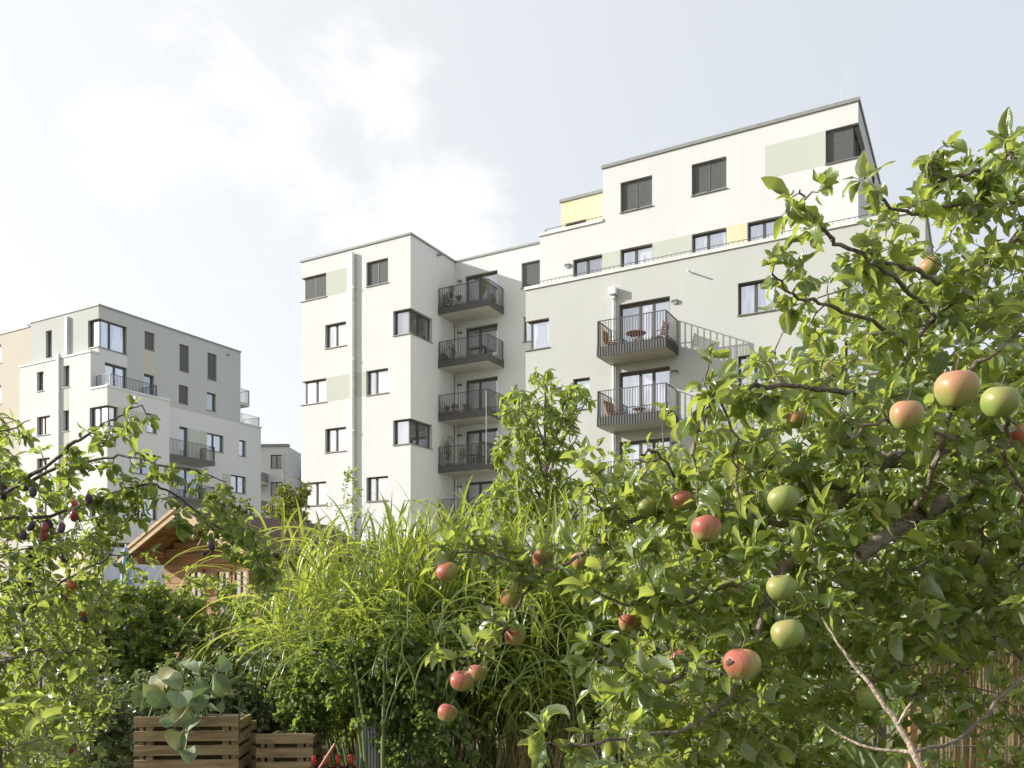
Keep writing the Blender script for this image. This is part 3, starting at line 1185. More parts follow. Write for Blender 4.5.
copings(lb, [(-7.66, .05, -.05, .25, 21.25, 21.36), (-.25, .05, .252, 12.42, 21.25, 21.36)], 'coping')
# white lower volume
VW = -.59
hA1 = [H(-5.88, -5.13, 16.05, 17.41, cuts=[], dark=True), H(-2.92, -2.25, 15.97, 17.44, cuts=[], dark=True)]
hA1 += [H(-5.88, -4.4, 12.99, 14.29, cuts=[.4]), H(-2.95, -2.3, 13.0, 14.41, cuts=[], dark=True), H(-.1, 1.72, 13.0, 14.3, open1=True, cuts=[.5])]
hA1 += [H(-2.3, -.58, 10.06, 11.43, cuts=[.5]), H(-5.88, -4.4, 10.05, 11.4), H(-5.88, -4.4, 7.07, 8.4), H(-.1, 1.72, 7.07, 8.4, open1=True, cuts=[.5])]
w = MB()
facade(w, 'A', VW, -7.87, 0, 15.5, 18.0, hA1[:2])
facade(w, 'A', VW, -7.87, 1.72, 5.4, 15.5, hA1[2:])
w.quad((0, VW, 15.5), (0, 0, 15.5), (0, 0, 18.0), (0, VW, 18.0))
w.quad((-7.87, VW, 5.4), (-7.87, 0, 5.4), (-7.87, 0, 18.0), (-7.87, VW, 18.0))
hB1 = [H(VW, .19, 13.0, 14.3, open0=True, trim0=True, cuts=[], dark=True), H(2.41, 3.21, 13.06, 14.37, cuts=[]),
       H(1.09, 3.17, 10.13, 11.58, cuts=[.5], dark=True), H(.6, 3.21, 7.12, 8.57, cuts=[.35])]
hB1.append(H(VW, .19, 7.07, 8.4, open0=True, trim0=True, cuts=[]))
hB1[3] = H(1.2, 3.21, 7.12, 8.57, cuts=[.35])
facade(w, 'B', 1.72, VW, 4.24, 5.4, 15.5, hB1)
hB2 = [H(6.51, 7.27, 12.2, 14.36, door=True, cuts=[], dark=True), H(9.04, 10.64, 13.02, 14.33, cuts=[.45]), H(12.25, 12.94, 13.04, 14.32, cuts=[]),
       H(11.39, 12.94, 10.08, 11.44, cuts=[.5]), H(6.3, 8.6, 9.2, 11.38, door=True, cuts=[.4], dark=True), H(11.39, 12.94, 7.1, 8.44, cuts=[.5])]
facade(w, 'B', 0, 4.24, 14.55, 5.4, 15.629, hB2)
w.quad((0, 4.24, 5.4), (1.72, 4.24, 5.4), (1.72, 4.24, 15.5), (0, 4.24, 15.5))
w.quad((0, 14.55, 5.4), (-8, 14.55, 5.4), (-8, 14.55, 15.629), (0, 14.55, 15.629))
w.quad((-7.87, VW, 5.4), (1.72, VW, 5.4), (1.72, 4.24, 5.4), (-7.87, 4.24, 5.4))
w.quad((-8, 12.3, 15.6), (-.05, 12.3, 15.6), (-.05, 14.5, 15.6), (-8, 14.5, 15.6))
w.quad((.02, -.55, 15.45), (1.7, -.55, 15.45), (1.7, 4.2, 15.45), (.02, 4.2, 15.45))
w.build('wall', M['white'], lb)
for h in hA1: window(lb, 'A', VW, h)
for h in hB1: window(lb, 'B', 1.72, h)
for h in hB2: window(lb, 'B', 0, h)
panel(lb, 'B', 0, .003, 2.16, 17.6, 18.4, 'white', 'white_wall_panel')
panel(lb, 'B', 0, .003, .455, 15.64, 17.599, 'white', 'white_wall_panel')
panel(lb, 'B', 0, 3.55, 4.33, 17.56, 19.27, 'beige')
panel(lb, 'B', 0, 4.25, 5.66, 15.632, 16.2, 'white', 'white_wall_panel')
panel(lb, 'B', 1.72, .2, 2.4, 13.06, 14.33, 'greenpanel')
panel(lb, 'B', 0, 10.49, 11.38, 10.08, 11.44, 'greenpanel')
panel(lb, 'B', 0, 7.3, 9.02, 12.2, 14.36, 'greenpanel')
panel(lb, 'A', VW, -2.94, -2.31, 14.42, 15.93, 'greenpanel')
panel(lb, 'A', VW, -2.94, -2.31, 11.44, 12.96, 'greenpanel')
copings(lb, [(-7.92, .05, VW - .05, -.002, 18.0, 18.12)], 'whitecoping')
copings(lb, [(.002, 1.77, VW - .05, VW + .22, 15.5, 15.63), (1.55, 1.77, VW + .222, 4.28, 15.5, 15.63)], 'whitecoping')
copings(lb, [(-.2, .05, 12.42, 14.6, 15.63, 15.74)], 'whitecoping')
base = MB()
base.box(-7.5, -.6, .6, 14.2, 0, 5.39)
base.build('ground_floor_glazing', M['panedark'], lb)
p = MB()
p.box(-3.39, -3.17, -.2, -.002, 18.13, 21.0)
p.build('downpipe', M['pipe'], lb)
p = MB()
p.box(-3.39, -3.22, VW - .17, VW - .002, 5.4, 18.35)
p.build('downpipe', M['pipe'], lb)
r = railing_mesh([((1.5, VW + .35), (1.5, 3.35)), ((.1, VW + .35), (1.46, VW + .35)), ((1.46, 3.35), (.06, 3.35))], 15.66, 16.45, step=.11, bar=.02)
r.build('terrace_railing', M['rail'], lb)
p = MB()
p.box(.002, .1, 10.9, 11.2, 20.7, 20.78)
p.build('overflow_spout', M['sill'], lb)


def balcony_b(parent, c, v0, v1, depth, zb):
    s = MB()
    s.box(c + .003, c + depth - .03, v0 + .03, v1 - .03, zb + .01, zb + .24)
    sl = s.build('balcony', M['concrete'], parent)
    fa = MB()
    fa.box(c + depth - .025, c + depth, v0, v1, zb, zb + .3)
    fa.box(c + .01, c + depth - .026, v0, v0 + .025, zb, zb + .3)
    fa.box(c + .01, c + depth - .026, v1 - .025, v1, zb, zb + .3)
    fa.build('fascia', M['railpanel'], sl)
    railing_mesh([((c + depth - .05, v0 + .05), (c + depth - .05, v1 - .05)), ((c + .05, v0 + .05), (c + depth - .1, v0 + .05)), ((c + .05, v1 - .05), (c + depth - .1, v1 - .05))], zb + .32, zb + 1.4, bar=.022).build('railing', M['rail'], sl)


for zb in (11.6, 8.6, 5.7):
    balcony_b(lb, 0, 4.3, 8.5, 1.5, zb)
for zb, vv in ((17.2, 12.5), ):
    s = MB()
    s.box(-1.9, -.3, 12.375, 13.6, zb, zb + .2)
    sl = s.build('balcony', M['concrete'], lb)
    railing_mesh([((-.33, 12.42), (-.33, 13.57)), ((-1.87, 13.57), (-.36, 13.57))], zb + .22, zb + 1.3, bar=.02).build('railing', M['rail'], sl)
railing_mesh([((-.15, 12.6), (-.15, 14.5)), ((-2, 14.5), (-.2, 14.5))], 15.76, 16.5, bar=.02).build('terrace_railing', M['pipezinc'], lb)
rf = MB()
rf.quad((-8, .0, 21.1), (0, .0, 21.1), (0, 12.3, 21.1), (-8, 12.3, 21.1))
rf.build('roof', M['roofgravel'], lb)

# beige building joined on its left
bb_ = thing('apartment_building', 'beige rendered apartment block joined to the left of the grey and white one', 'building', (-27.57, 56.7, 0), TH)
w = MB()
hX = [H(a, a + 1.4, z - 1.36, z) for z in HEADS for a in (-15.5, -12.6)]
facade(w, 'A', .0, -20, -7.88, 0, 18.0, [h for h in hX if h['z1'] < 18])
facade(w, 'A', .0, -20, -7.665, 18.0, 21.0, [h for h in hX if h['z1'] > 18])
w.quad((-20, 0, 0), (-20, 12, 0), (-20, 12, 21), (-20, 0, 21))
w.quad((-20, 12, 0), (-7.9, 12, 0), (-7.9, 12, 21), (-20, 12, 21))
w.quad((-20, 0.01, 20.9), (-8.01, 0.01, 20.9), (-8.01, 12, 20.9), (-20, 12, 20.9))
w.build('wall', M['beige'], bb_)
for h in hX: window(bb_, 'A', 0, h)
copings(bb_, [(-20.05, -7.67, -.05, .25, 21.0, 21.1)], 'coping')

# two older houses far behind, in the gap between the blocks
def far_house(x0, x1, d, ztop, mat, label, roof=None):
    t = thing('apartment_building', label, 'building', ((x0 + x1) / 2, d, 0), math.radians(-3))
    wd_ = (x1 - x0)
    w = MB()
    hh = []
    n = int(ztop // 2.95)
    for i in range(n):
        z = ztop - .9 - i * 2.95
        for k in range(2):
            a = -wd_ / 2 + .12 * wd_ + k * .62 * wd_
            hh.append(H(a, a + .17 * wd_, z - 1.45, z, cuts=[.5]))
    facade(w, 'A', 0, -wd_ / 2, wd_ / 2, 0, ztop, hh)
    w.quad((wd_ / 2, 0, 0), (wd_ / 2, 10, 0), (wd_ / 2, 10, ztop), (wd_ / 2, 0, ztop))
    w.quad((-wd_ / 2, 0, 0), (-wd_ / 2, 10, 0), (-wd_ / 2, 10, ztop), (-wd_ / 2, 0, ztop))
    w.quad((-wd_ / 2, 0, ztop), (wd_ / 2, 0, ztop), (wd_ / 2, 10, ztop), (-wd_ / 2, 10, ztop))
    w.build('wall', M[mat], t)
    for h in hh: window(t, 'A', 0, h)
    return t, wd_


t, wd_ = far_house(-31.5, -24.2, 92, 18.2, 'farwall', 'old pale grey apartment house with balconies, in the gap between the white blocks')
copings(t, [(-wd_ / 2 - .1, wd_ / 2 + .1, -.15, .4, 18.2, 18.45)], 'coping')
for z in (14.2, 11.2, 8.2, 5.2, 2.2):
    s = MB()
    s.box(-.9, 1.5, -1.4, -.003, z - .2, z)
    sl = s.build('balcony', M['concrete'], t)
    s = MB()
    s.box(-.9, 1.5, -1.42, -1.38, z + .003, z + 1.0)
    s.box(1.46, 1.5, -1.37, -.01, z + .003, z + 1.0)
    s.build('parapet', M['railpanel'] if z < 10 else M['sill'], sl)
p = MB()
p.tube([(wd_ / 2 - .5, -.12, 0), (wd_ / 2 - .5, -.12, 17.5)], .08, 6)
p.build('downpipe', M['pipezinc'], t)
t, wd_ = far_house(-25.2, -17.0, 96, 15.2, 'farwall', 'old apartment house with a dark slate mansard roof, just left of the large white block')
s = MB()
s.quad((-wd_ / 2 - .2, -.3, 15.2), (wd_ / 2 + .2, -.3, 15.2), (wd_ / 2 - .2, .9, 17.9), (-wd_ / 2 + .2, .9, 17.9))
s.quad((-wd_ / 2 + .2, .9, 17.9), (wd_ / 2 - .2, .9, 17.9), (wd_ / 2 - .2, 9, 18.2), (-wd_ / 2 + .2, 9, 18.2))
s.quad((-wd_ / 2 - .2, -.3, 15.2), (-wd_ / 2 + .2, .9, 17.9), (-wd_ / 2 + .2, 9, 18.2), (-wd_ / 2 - .2, 10, 15.2))
s.quad((wd_ / 2 + .2, -.3, 15.2), (wd_ / 2 - .2, .9, 17.9), (wd_ / 2 - .2, 9, 18.2), (wd_ / 2 + .2, 10, 15.2))
rfo = s.build('roof', M['slate'], t)
for a in (-2.2, .6):
    s = MB()
    s.beam((a, .0, 16.0), (a, .42, 16.9), .9, .06, up=(0, -1, .3))
    s.build('roof_window', M['panedark'], rfo)

# ---------------------------------------------------------------- garden shed
SH = math.radians(-29)
shed = thing('garden_shed', 'brown wooden garden shed with gable front, small windows and dark shingle roof', 'shed', (*W(210, 600, 17.2)[:2], 0), SH)
hw, hz, rz_, ln = 1.36, 2.54, 3.30, 3.3
ov = .42
wl = MB()
zc_ = .0
nb = 20
for i in range(nb):       # tongue and groove boards
    z0, z1 = i * .13, i * .13 + .122
    wl.box(-hw, hw, -.02, .03, z0, z1)
    wl.box(-hw - .02, -hw + .03, .031, ln, z0, z1)
    wl.box(hw - .03, hw + .02, .031, ln, z0, z1)
slope = (rz_ - hz) / (hw + ov)
for i in range(6):
    z0 = hz + i * .13
    half = max(.05, (rz_ - .06 - z0 - .12) / slope)
    if half > .06:
        wl.box(-min(half, hw), min(half, hw), -.02, .03, z0 + .002, z0 + .122)
wl.box(-hw - .02, hw + .02, ln - .03, ln, 0, hz)
wl.build('wall', M['shedwood'], shed)
wi = MB()
wi.box(-hw + .03, hw - .03, .035, .05, 0, hz)
wi.build('inner_wall', M['shedwood'], shed)
ro = MB()
for s in (-1, 1):
    a = (s * (hw + ov), hz - .12)
    y0, y1 = -.75, ln + .3
    ro.quad((a[0], y0, a[1] + .05), (0, y0, rz_ + .05), (0, y1, rz_ + .05), (a[0], y1, a[1] + .05))
    ro.quad((a[0], y0, a[1] + .09), (0, y0, rz_ + .09), (0, y1, rz_ + .09), (a[0], y1, a[1] + .09))
    ro.quad((a[0], y0, a[1] + .05), (a[0], y1, a[1] + .05), (a[0], y1, a[1] + .09), (a[0], y0, a[1] + .09))
rfo = ro.build('roof', M['bitumen'], shed)
un = MB()
for s in (-1, 1):
    a = (s * (hw + ov - .01), hz - .12)
    for k in range(16):
        y0 = -.73 + k * .24
        if y0 + .23 > ln + .3: break
        un.quad((a[0], y0, a[1] + .035), (0, y0, rz_ + .035), (0, y0 + .232, rz_ + .035), (a[0], y0 + .232, a[1] + .035))
un.build('roof_boarding', M['shedwood'], shed)
for s in (-1, 1):
    b_ = MB()
    b_.beam((s * (hw + ov + .02), -.78, hz - .13), (s * .012, -.78, rz_ + .03), .045, .15, up=(0, 0, 1))
    b_.beam((s * (hw + ov + .02), -.81, hz - .06), (s * .012, -.81, rz_ + .10), .03, .06, up=(0, 0, 1))
    b_.build('bargeboard', M['shedfascia'], shed)
for x, z in ((-hw, hz - .05), (hw, hz - .05), (0, rz_ - .12)):
    b_ = MB()
    b_.box(x - .06, x + .06, -.70, -.021, z - .16, z - .02)
    b_.build('purlin', M['shedwood'], shed)
for (x0, x1, n) in ((-.60, -.14, 2), (.22, .66, 2), (.70, 1.14, 2)):
    z0, z1 = 1.25, 2.22
    fr = MB()
    fr.box(x0, x0 + .06, -.06, -.021, z0, z1)
    fr.box(x1 - .06, x1, -.06, -.021, z0, z1)
    fr.box(x0 + .06, x1 - .06, -.06, -.021, z1 - .06, z1)
    fr.box(x0 + .06, x1 - .06, -.06, -.021, z0, z0 + .06)
    for k in range(1, 3):
        zz = z0 + .06 + (z1 - z0 - .12) * k / 3
        fr.box(x0 + .06, x1 - .06, -.055, -.022, zz - .01, zz + .01)
    xm = (x0 + x1) / 2
    fr.box(xm - .012, xm + .012, -.058, -.0215, z0 + .06, z1 - .06)
    wo = fr.build('window', M['shedwood'], shed)
    p = MB()
    p.box(x0 + .06, x1 - .06, -.032, -.0225, z0 + .06, z1 - .06)
    p.build('pane', M['panedark'], wo)
l = MB()
l.box(-.05, .05, -.12, -.021, 2.5, 2.58)
l.box(-.03, .03, -.2, -.121, 2.48, 2.56)
l.build('wall_lamp', M['lamp'], shed)

# ---------------------------------------------------------------- garden plants


def bush_points(c, rad, n, shell=.55, zmin=.05):
    """points in a lumpy crown round c"""
    lumps = [(np.array(c) + np.array(rad) * rng.uniform(-.62, .62, 3), rng.uniform(.28, .6)) for _ in range(13)]
    out = []
    while len(out) < n:
        lc, lr = lumps[rng.integers(len(lumps))]
        d = rng.normal(0, 1, 3)
        d /= np.linalg.norm(d)
        p = lc + d * np.array(rad) * lr * (rng.random() ** (1 / 3) * (1 - shell) + shell)
        if rng.random() < .10:      # longer shoots stick out
            p = p + np.array([rng.normal(0, .12), rng.normal(0, .12), rng.exponential(.22)]) * np.array(rad)
        if p[2] > zmin:
            out.append(p)
    return out


def bush(name, label, cat, c, rad, n, per, L0, L1, ratio, mat, kind='ovate', stems=5, bark='bark', droop=.1, up=.6, group=None, tr=.004, pts=None, extra_limbs=(), origin=None, leafpart='foliage', woodpart='trunk', out=(0, 0, 0), twig=.0022, maxlen=1e9):
    o = np.array(origin if origin is not None else (c[0], c[1], 0.0), float)
    t = thing(name, label, cat, o, 0, group)
    T = Tree()
    for i in range(stems):
        a = rng.uniform(0, 6.28)
        b0 = o + np.array([math.cos(a), math.sin(a), 0]) * .08 * stems * .3
        e = np.array(c) + np.array([math.cos(a) * rad[0] * .45, math.sin(a) * rad[1] * .45, rad[2] * rng.uniform(.1, .6)])
        T.limb([b0, b0 * .6 + e * .4 + np.array([0, 0, .15 * rad[2]]), e], tr * 5, tr, k=6)
    for l, r0, r1 in extra_limbs:
        T.limb(l, r0, r1)
    T.twigs(pts if pts is not None else bush_points(c, rad, n), r=twig, maxlen=maxlen)
    P, D, N, L, Wd = T.leaf_arrays(per, L0, L1, ratio, droop=droop, up=up, back=.1, out=out)
    T.mb.v = [tuple(np.array(v) - o) for v in T.mb.v]
    T.mb.build(woodpart, M[bark], t, smooth=True)
    build_leaves(leafpart, M[mat], t, P, D, N, L, Wd, kind, origin=o)
    return t, T


# ---- apple tree: limbs measured from the place, at 1.6 to 3.2 m from the camera
AO = np.array([2.35, 3.0, 0.0])
apple = thing('apple_tree', 'large spreading apple tree with grey branches, filling the right side', 'tree', AO)
T = Tree()
trunk_top = np.array([2.2, 2.9, 1.35])
T.limb([AO, AO + (.03, .02, .6), trunk_top], .085, .06, k=12)


def limb(pts, r0, r1, start=None, k=8):
    p = [W(*q) for q in pts]
    if start is not None:
        p = [np.array(start)] + p
    return T.limb(p, r0 * (1 if r0 > .03 else .82), r1, k=k)


ct = trunk_top
limb([(1060, 545, 2.7), (1005, 487, 2.4), (955, 497, 2.3), (905, 524, 2.2), (857, 556, 2.12)], .034, .017, ct, 10)
limb([(1080, 470, 2.9), (1010, 452, 2.7), (948, 456, 2.6), (886, 461, 2.5), (855, 485, 2.45), (829, 514, 2.4), (800, 548, 2.3), (770, 590, 2.2)], .036, .012, ct, 10)
limb([(858, 484, 2.45), (816, 487, 2.4), (790, 475, 2.35), (766, 466, 2.3), (735, 470, 2.2)], .014, .005)
limb([(1120, 330, 2.7), (1090, 170, 2.5), (1060, 190, 2.45), (1024, 227, 2.4), (1001, 258, 2.38), (979, 279, 2.35), (958, 298, 2.3), (932, 322, 2.3), (905, 360, 2.25), (880, 400, 2.2)], .016, .006, ct, 8)
limb([(960, 296, 2.3), (930, 278, 2.25), (912, 269, 2.2), (885, 262, 2.1), (868, 250, 2.05)], .009, .004)
limb([(936, 318, 2.3), (900, 285, 2.1), (870, 262, 2.05), (842, 245, 2.0), (826, 232, 1.95), (812, 219, 1.92), (803, 204, 1.9), (800, 190, 1.88)], .007, .0025)
limb([(1085, 200, 2.7), (1024, 197, 2.6), (984, 199, 2.5), (958, 203, 2.45), (936, 212, 2.4), (905, 213, 2.3), (880, 196, 2.2), (873, 176, 2.15)], .012, .003, W(1110, 300, 2.7))
limb([(1060, 140, 2.7), (1001, 167, 2.5), (975, 172, 2.45), (950, 178, 2.4), (930, 170, 2.35), (938, 150, 2.35)], .011, .003, W(1095, 200, 2.6))
limb([(992, 172, 2.5), (980, 188, 2.5), (973, 204, 2.45)], .005, .003)
limb([(1050, 180, 2.3), (1020, 160, 2.2), (1010, 150, 2.1)], .008, .003)
limb([(910, 345, 2.25), (880, 328, 2.15), (850, 314, 2.1), (825, 305, 2.05), (800, 298, 2.0), (786, 288, 1.98), (772, 274, 1.96)], .007, .0025)
limb([(880, 400, 2.2), (840, 392, 2.1), (790, 386, 2.0), (747, 387, 1.95), (722, 399, 1.92), (704, 416, 1.9), (692, 455, 1.88)], .0085, .005)
limb([(829, 514, 2.4), (780, 524, 2.38), (735, 512, 2.38), (690, 507, 2.4), (640, 518, 2.45), (606, 538, 2.5), (575, 558, 2.5), (546, 572, 2.52), (525, 595, 2.52), (504, 624, 2.5), (490, 640, 2.5), (475, 650, 2.5), (458, 672, 2.48)], .0125, .003)
limb([(546, 572, 2.52), (528, 565, 2.52), (508, 560, 2.52), (475, 551, 2.5), (448, 556, 2.48), (430, 568, 2.48)], .0055, .0025)
limb([(606, 538, 2.5), (600, 510, 2.4), (592, 488, 2.35), (578, 486, 2.3)], .004, .0025)
limb([(1080, 560, 2.8), (996, 575, 2.6), (960, 605, 2.55), (921, 641, 2.5), (890, 672, 2.4)], .013, .008, ct)
limb([(1070, 540, 2.9), (991, 562, 2.75), (940, 590, 2.7), (887, 636, 2.65)], .010, .006, ct)
limb([(1000, 480, 2.5), (985, 530, 2.5), (970, 580, 2.45), (930, 620, 2.3)], .008, .004)
limb([(1080, 640, 2.2), (1000, 700, 2.0), (960, 740, 1.9), (900, 752, 1.85), (840, 742, 1.9)], .007, .003, ct)
limb([(770, 590, 2.2), (755, 640, 2.1), (735, 690, 2.05), (700, 720, 2.0), (650, 735, 1.95), (600, 742, 1.9), (562, 748, 1.9)], .010, .003)
limb([(770, 590, 2.2), (730, 585, 2.15), (690, 600, 2.1), (645, 606, 2.1), (612, 600, 2.1), (592, 590, 2.1)], .009, .003)
limb([(745, 660, 2.1), (700, 665, 2.05), (660, 680, 2.0), (620, 668, 2.0), (596, 655, 2.0)], .007, .003)
limb([(720, 400, 1.92), (735, 440, 1.9), (735, 480, 1.95)], .004, .003)
limb([(690, 507, 2.4), (670, 470, 2.3), (655, 450, 2.2), (640, 455, 2.15)], .005, .003)
limb([(905, 524, 2.2), (930, 480, 2.1), (945, 430, 2.0), (960, 380, 1.95), (1000, 350, 1.9)], .010, .004)
limb([(958, 440, 2.0), (905, 425, 1.9), (880, 420, 1.85), (850, 440, 1.85)], .006, .003)
limb([(1024, 490, 2.0), (1010, 440, 1.9), (1000, 400, 1.8)], .007, .004, ct)
limb([(1100, 700, 3.4), (1000, 640, 3.4), (930, 560, 3.3), (860, 480, 3.3), (800, 430, 3.2)], .020, .006, ct)
limb([(1100, 420, 3.4), (1010, 380, 3.3), (930, 350, 3.2), (870, 330, 3.1)], .018, .006, ct)
limb([(930, 560, 3.3), (850, 590, 3.2), (760, 560, 3.1), (700, 540, 3.0)], .012, .005)
limb([(1000, 640, 3.2), (900, 700, 3.0), (800, 730, 2.9), (720, 750, 2.8)], .012, .005)

# twig targets: close round the measured limbs, then through the body of the crown
base_nodes = np.array(T.nodes)
tg = []
body_nodes = [q for q in base_nodes if q[1] < 3.3]
for q in body_nodes:
    px = CX + F * q[0] / q[1]
    py = HOR - F * (q[2] - ZC) / q[1]
    k = 1 if rng.random() < .8 else 0
    if px < 620:
        k = 1
    if px > 620 and py < 330:
        k = 1 if rng.random() < .6 else 0
    if px > 920 and py > 650:
        k = 0
    for _ in range(k):
        d = rng.normal(0, 1, 3)
        d /= np.linalg.norm(d)
        s = rng.uniform(.02, .08) if px < 620 or py < 300 else rng.uniform(.03, .14)
        tg.append(q + d * s * np.array([1, 1, .9]) + np.array([0, 0, .015]))
F1 = [(600, 490), (650, 470), (700, 445), (740, 400), (790, 395), (790, 330), (850, 300), (900, 285), (960, 300), (1090, 270), (1090, 640), (930, 650), (900, 700), (880, 790), (560, 790), (600, 740), (590, 690), (610, 640), (600, 590), (640, 560)]
tg += poly_points(F1, 1150, 2.2, 4.1)
tg += poly_points([(600, 480), (660, 455), (760, 440), (820, 470), (800, 620), (600, 620)], 170, 2.5, 3.8)
F2 = [(620, 560), (760, 470), (900, 430), (1060, 400), (1060, 620), (900, 660), (860, 790), (580, 790), (620, 700)]
tg += poly_points(F2, 800, 1.95, 3.6)
F3 = [(900, 205), (960, 190), (1080, 130), (1080, 300), (930, 300), (840, 290)]
tg += poly_points(F3, 60, 2.2, 3.0)
tg += poly_points([(780, 300), (900, 260), (1060, 240), (1060, 420), (760, 420), (740, 380)], 110, 2.1, 3.2)
F4 = [(920, 640), (1060, 640), (1060, 790), (900, 790)]
tg += poly_points(F4, 75, 2.2, 3.8)
T.twigs(tg, r=.0017, k=4, maxlen=.5)
# bare pale twig hanging across the lower right
P, D, N, L, Wd = T.leaf_arrays(8.2, .030, .088, .52, spread=.2, up=.75, droop=.05, back=.04, out=(-.3, -.12, .12))
T.mb.v = [tuple(np.array(v) - AO) for v in T.mb.v]
T.mb.build('trunk', M['bark'], apple, smooth=True)
tw = MB()
pp = smooth_poly([W(*q) - AO for q in [(822, 617, 1.7), (836, 640, 1.68), (851, 662, 1.66), (868, 682, 1.64), (885, 706, 1.62), (905, 735, 1.6), (925, 775, 1.58), (960, 830, 1.6)]], 4, .0008)
tw.tube(pp, list(np.linspace(.0016, .0075, len(pp))), 7)
pp = smooth_poly([W(*q) - AO for q in [(898, 725, 1.6), (905, 712, 1.6), (912, 702, 1.58)]], 3)
tw.tube(pp, [.003] * (len(pp) - 1) + [.0015], 6)
pp = smooth_poly([W(*q) - AO for q in [(910, 752, 1.6), (870, 748, 1.62), (840, 735, 1.65), (822, 722, 1.66)]], 3)
tw.tube(pp, list(np.linspace(.004, .0015, len(pp))), 6)
tw.build('bare_branch', M['barkpale'], apple, smooth=True)

# ---- apples
M['apple_red'] = mat_apple('apple_skin_red', (.32, .32, .11), (.36, .105, .07), .36)
M['apple_half'] = mat_apple('apple_skin_half', (.28, .31, .09), (.42, .19, .11), .05)
M['apple_green'] = mat_apple('apple_skin_green', (.21, .265, .07), (.32, .25, .09), -.2)
M['rot'] = mat_plain('rotten_skin', (.07, .035, .02), .7)


def apple_mesh():
    prof = []
    n = 18
    for i in range(n + 1):
        t = math.pi * i / n
        r = math.sin(t) * (1 + .09 * math.cos(t))
        z = math.cos(t) * .97
        dip = math.exp(-(r / .26) ** 2)
        z -= (.30 if z > 0 else -.20) * dip
        prof.append((r if 0 < i < n else .004, z))
    b = MB()
    k = 28
    b.lathe([(r * 1.0, z) for r, z in reversed(prof)], k=k)
    # five faint ribs near the eye, a little lopsided
    vs = []
    for x, y, z in b.v:
        a = math.atan2(y, x)
        f = 1 + .025 * math.cos(5 * a) * (1 - z) + .05 * math.cos(a + .5) * (1 - .5 * z) + .025 * math.sin(2 * a + 2 * z)
        vs.append((x * f, y * f, z + .03 * x))
    b.v = vs
    return b


am = apple_mesh()
stalk = MB()
stalk.tube([(0, 0, .58), (.03, .01, .9), (.10, .02, 1.22), (.2, .03, 1.5)], [.035, .03, .035, .05], 6)
calyx = MB()
for i in range(5):
    a = i * 1.2566
    calyx.tube([(.05 * math.cos(a), .05 * math.sin(a), -.72), (.14 * math.cos(a + .2), .14 * math.sin(a + .2), -.86), (.17 * math.cos(a + .5), .17 * math.sin(a + .5), -.95)], [.03, .035, .008], 4)
amesh = {}
first = {}


def add_apple(px, py, r, mat, label, group=None, tilt=None, d=None):
    real = rng.uniform(.030, .034)
    d = d or F * real / r
    real = r * d / F
    t = thing('apple', label, 'apple', W(px, py, d), 0, group)
    t.rotation_euler = (rng.uniform(-.35, .35) if tilt is None else tilt[0], rng.uniform(-.35, .35) if tilt is None else tilt[1], rng.uniform(-.5, .5))
    if mat not in first:
        o = am.build('skin', M[mat], t, smooth=True)
        me = o.data
        for v in me.vertices:
            v.co *= .033
        s = stalk.build('stalk', M['bark'], t, smooth=True)
        c = calyx.build('calyx', M['bark'], t)
        for q in (s, c):
            for v in q.data.vertices:
                v.co *= .033
        first[mat] = (o.data, s.data, c.data)
    else:
        for nm, me in zip(('skin', 'stalk', 'calyx'), first[mat]):
            o = bpy.data.objects.new(nm, me)
            link(o, t)
    t.scale = (real / .033 * rng.uniform(.97, 1.05), real / .033 * rng.uniform(.95, 1.03), real / .033 * rng.uniform(.88, 1.0))
    return t


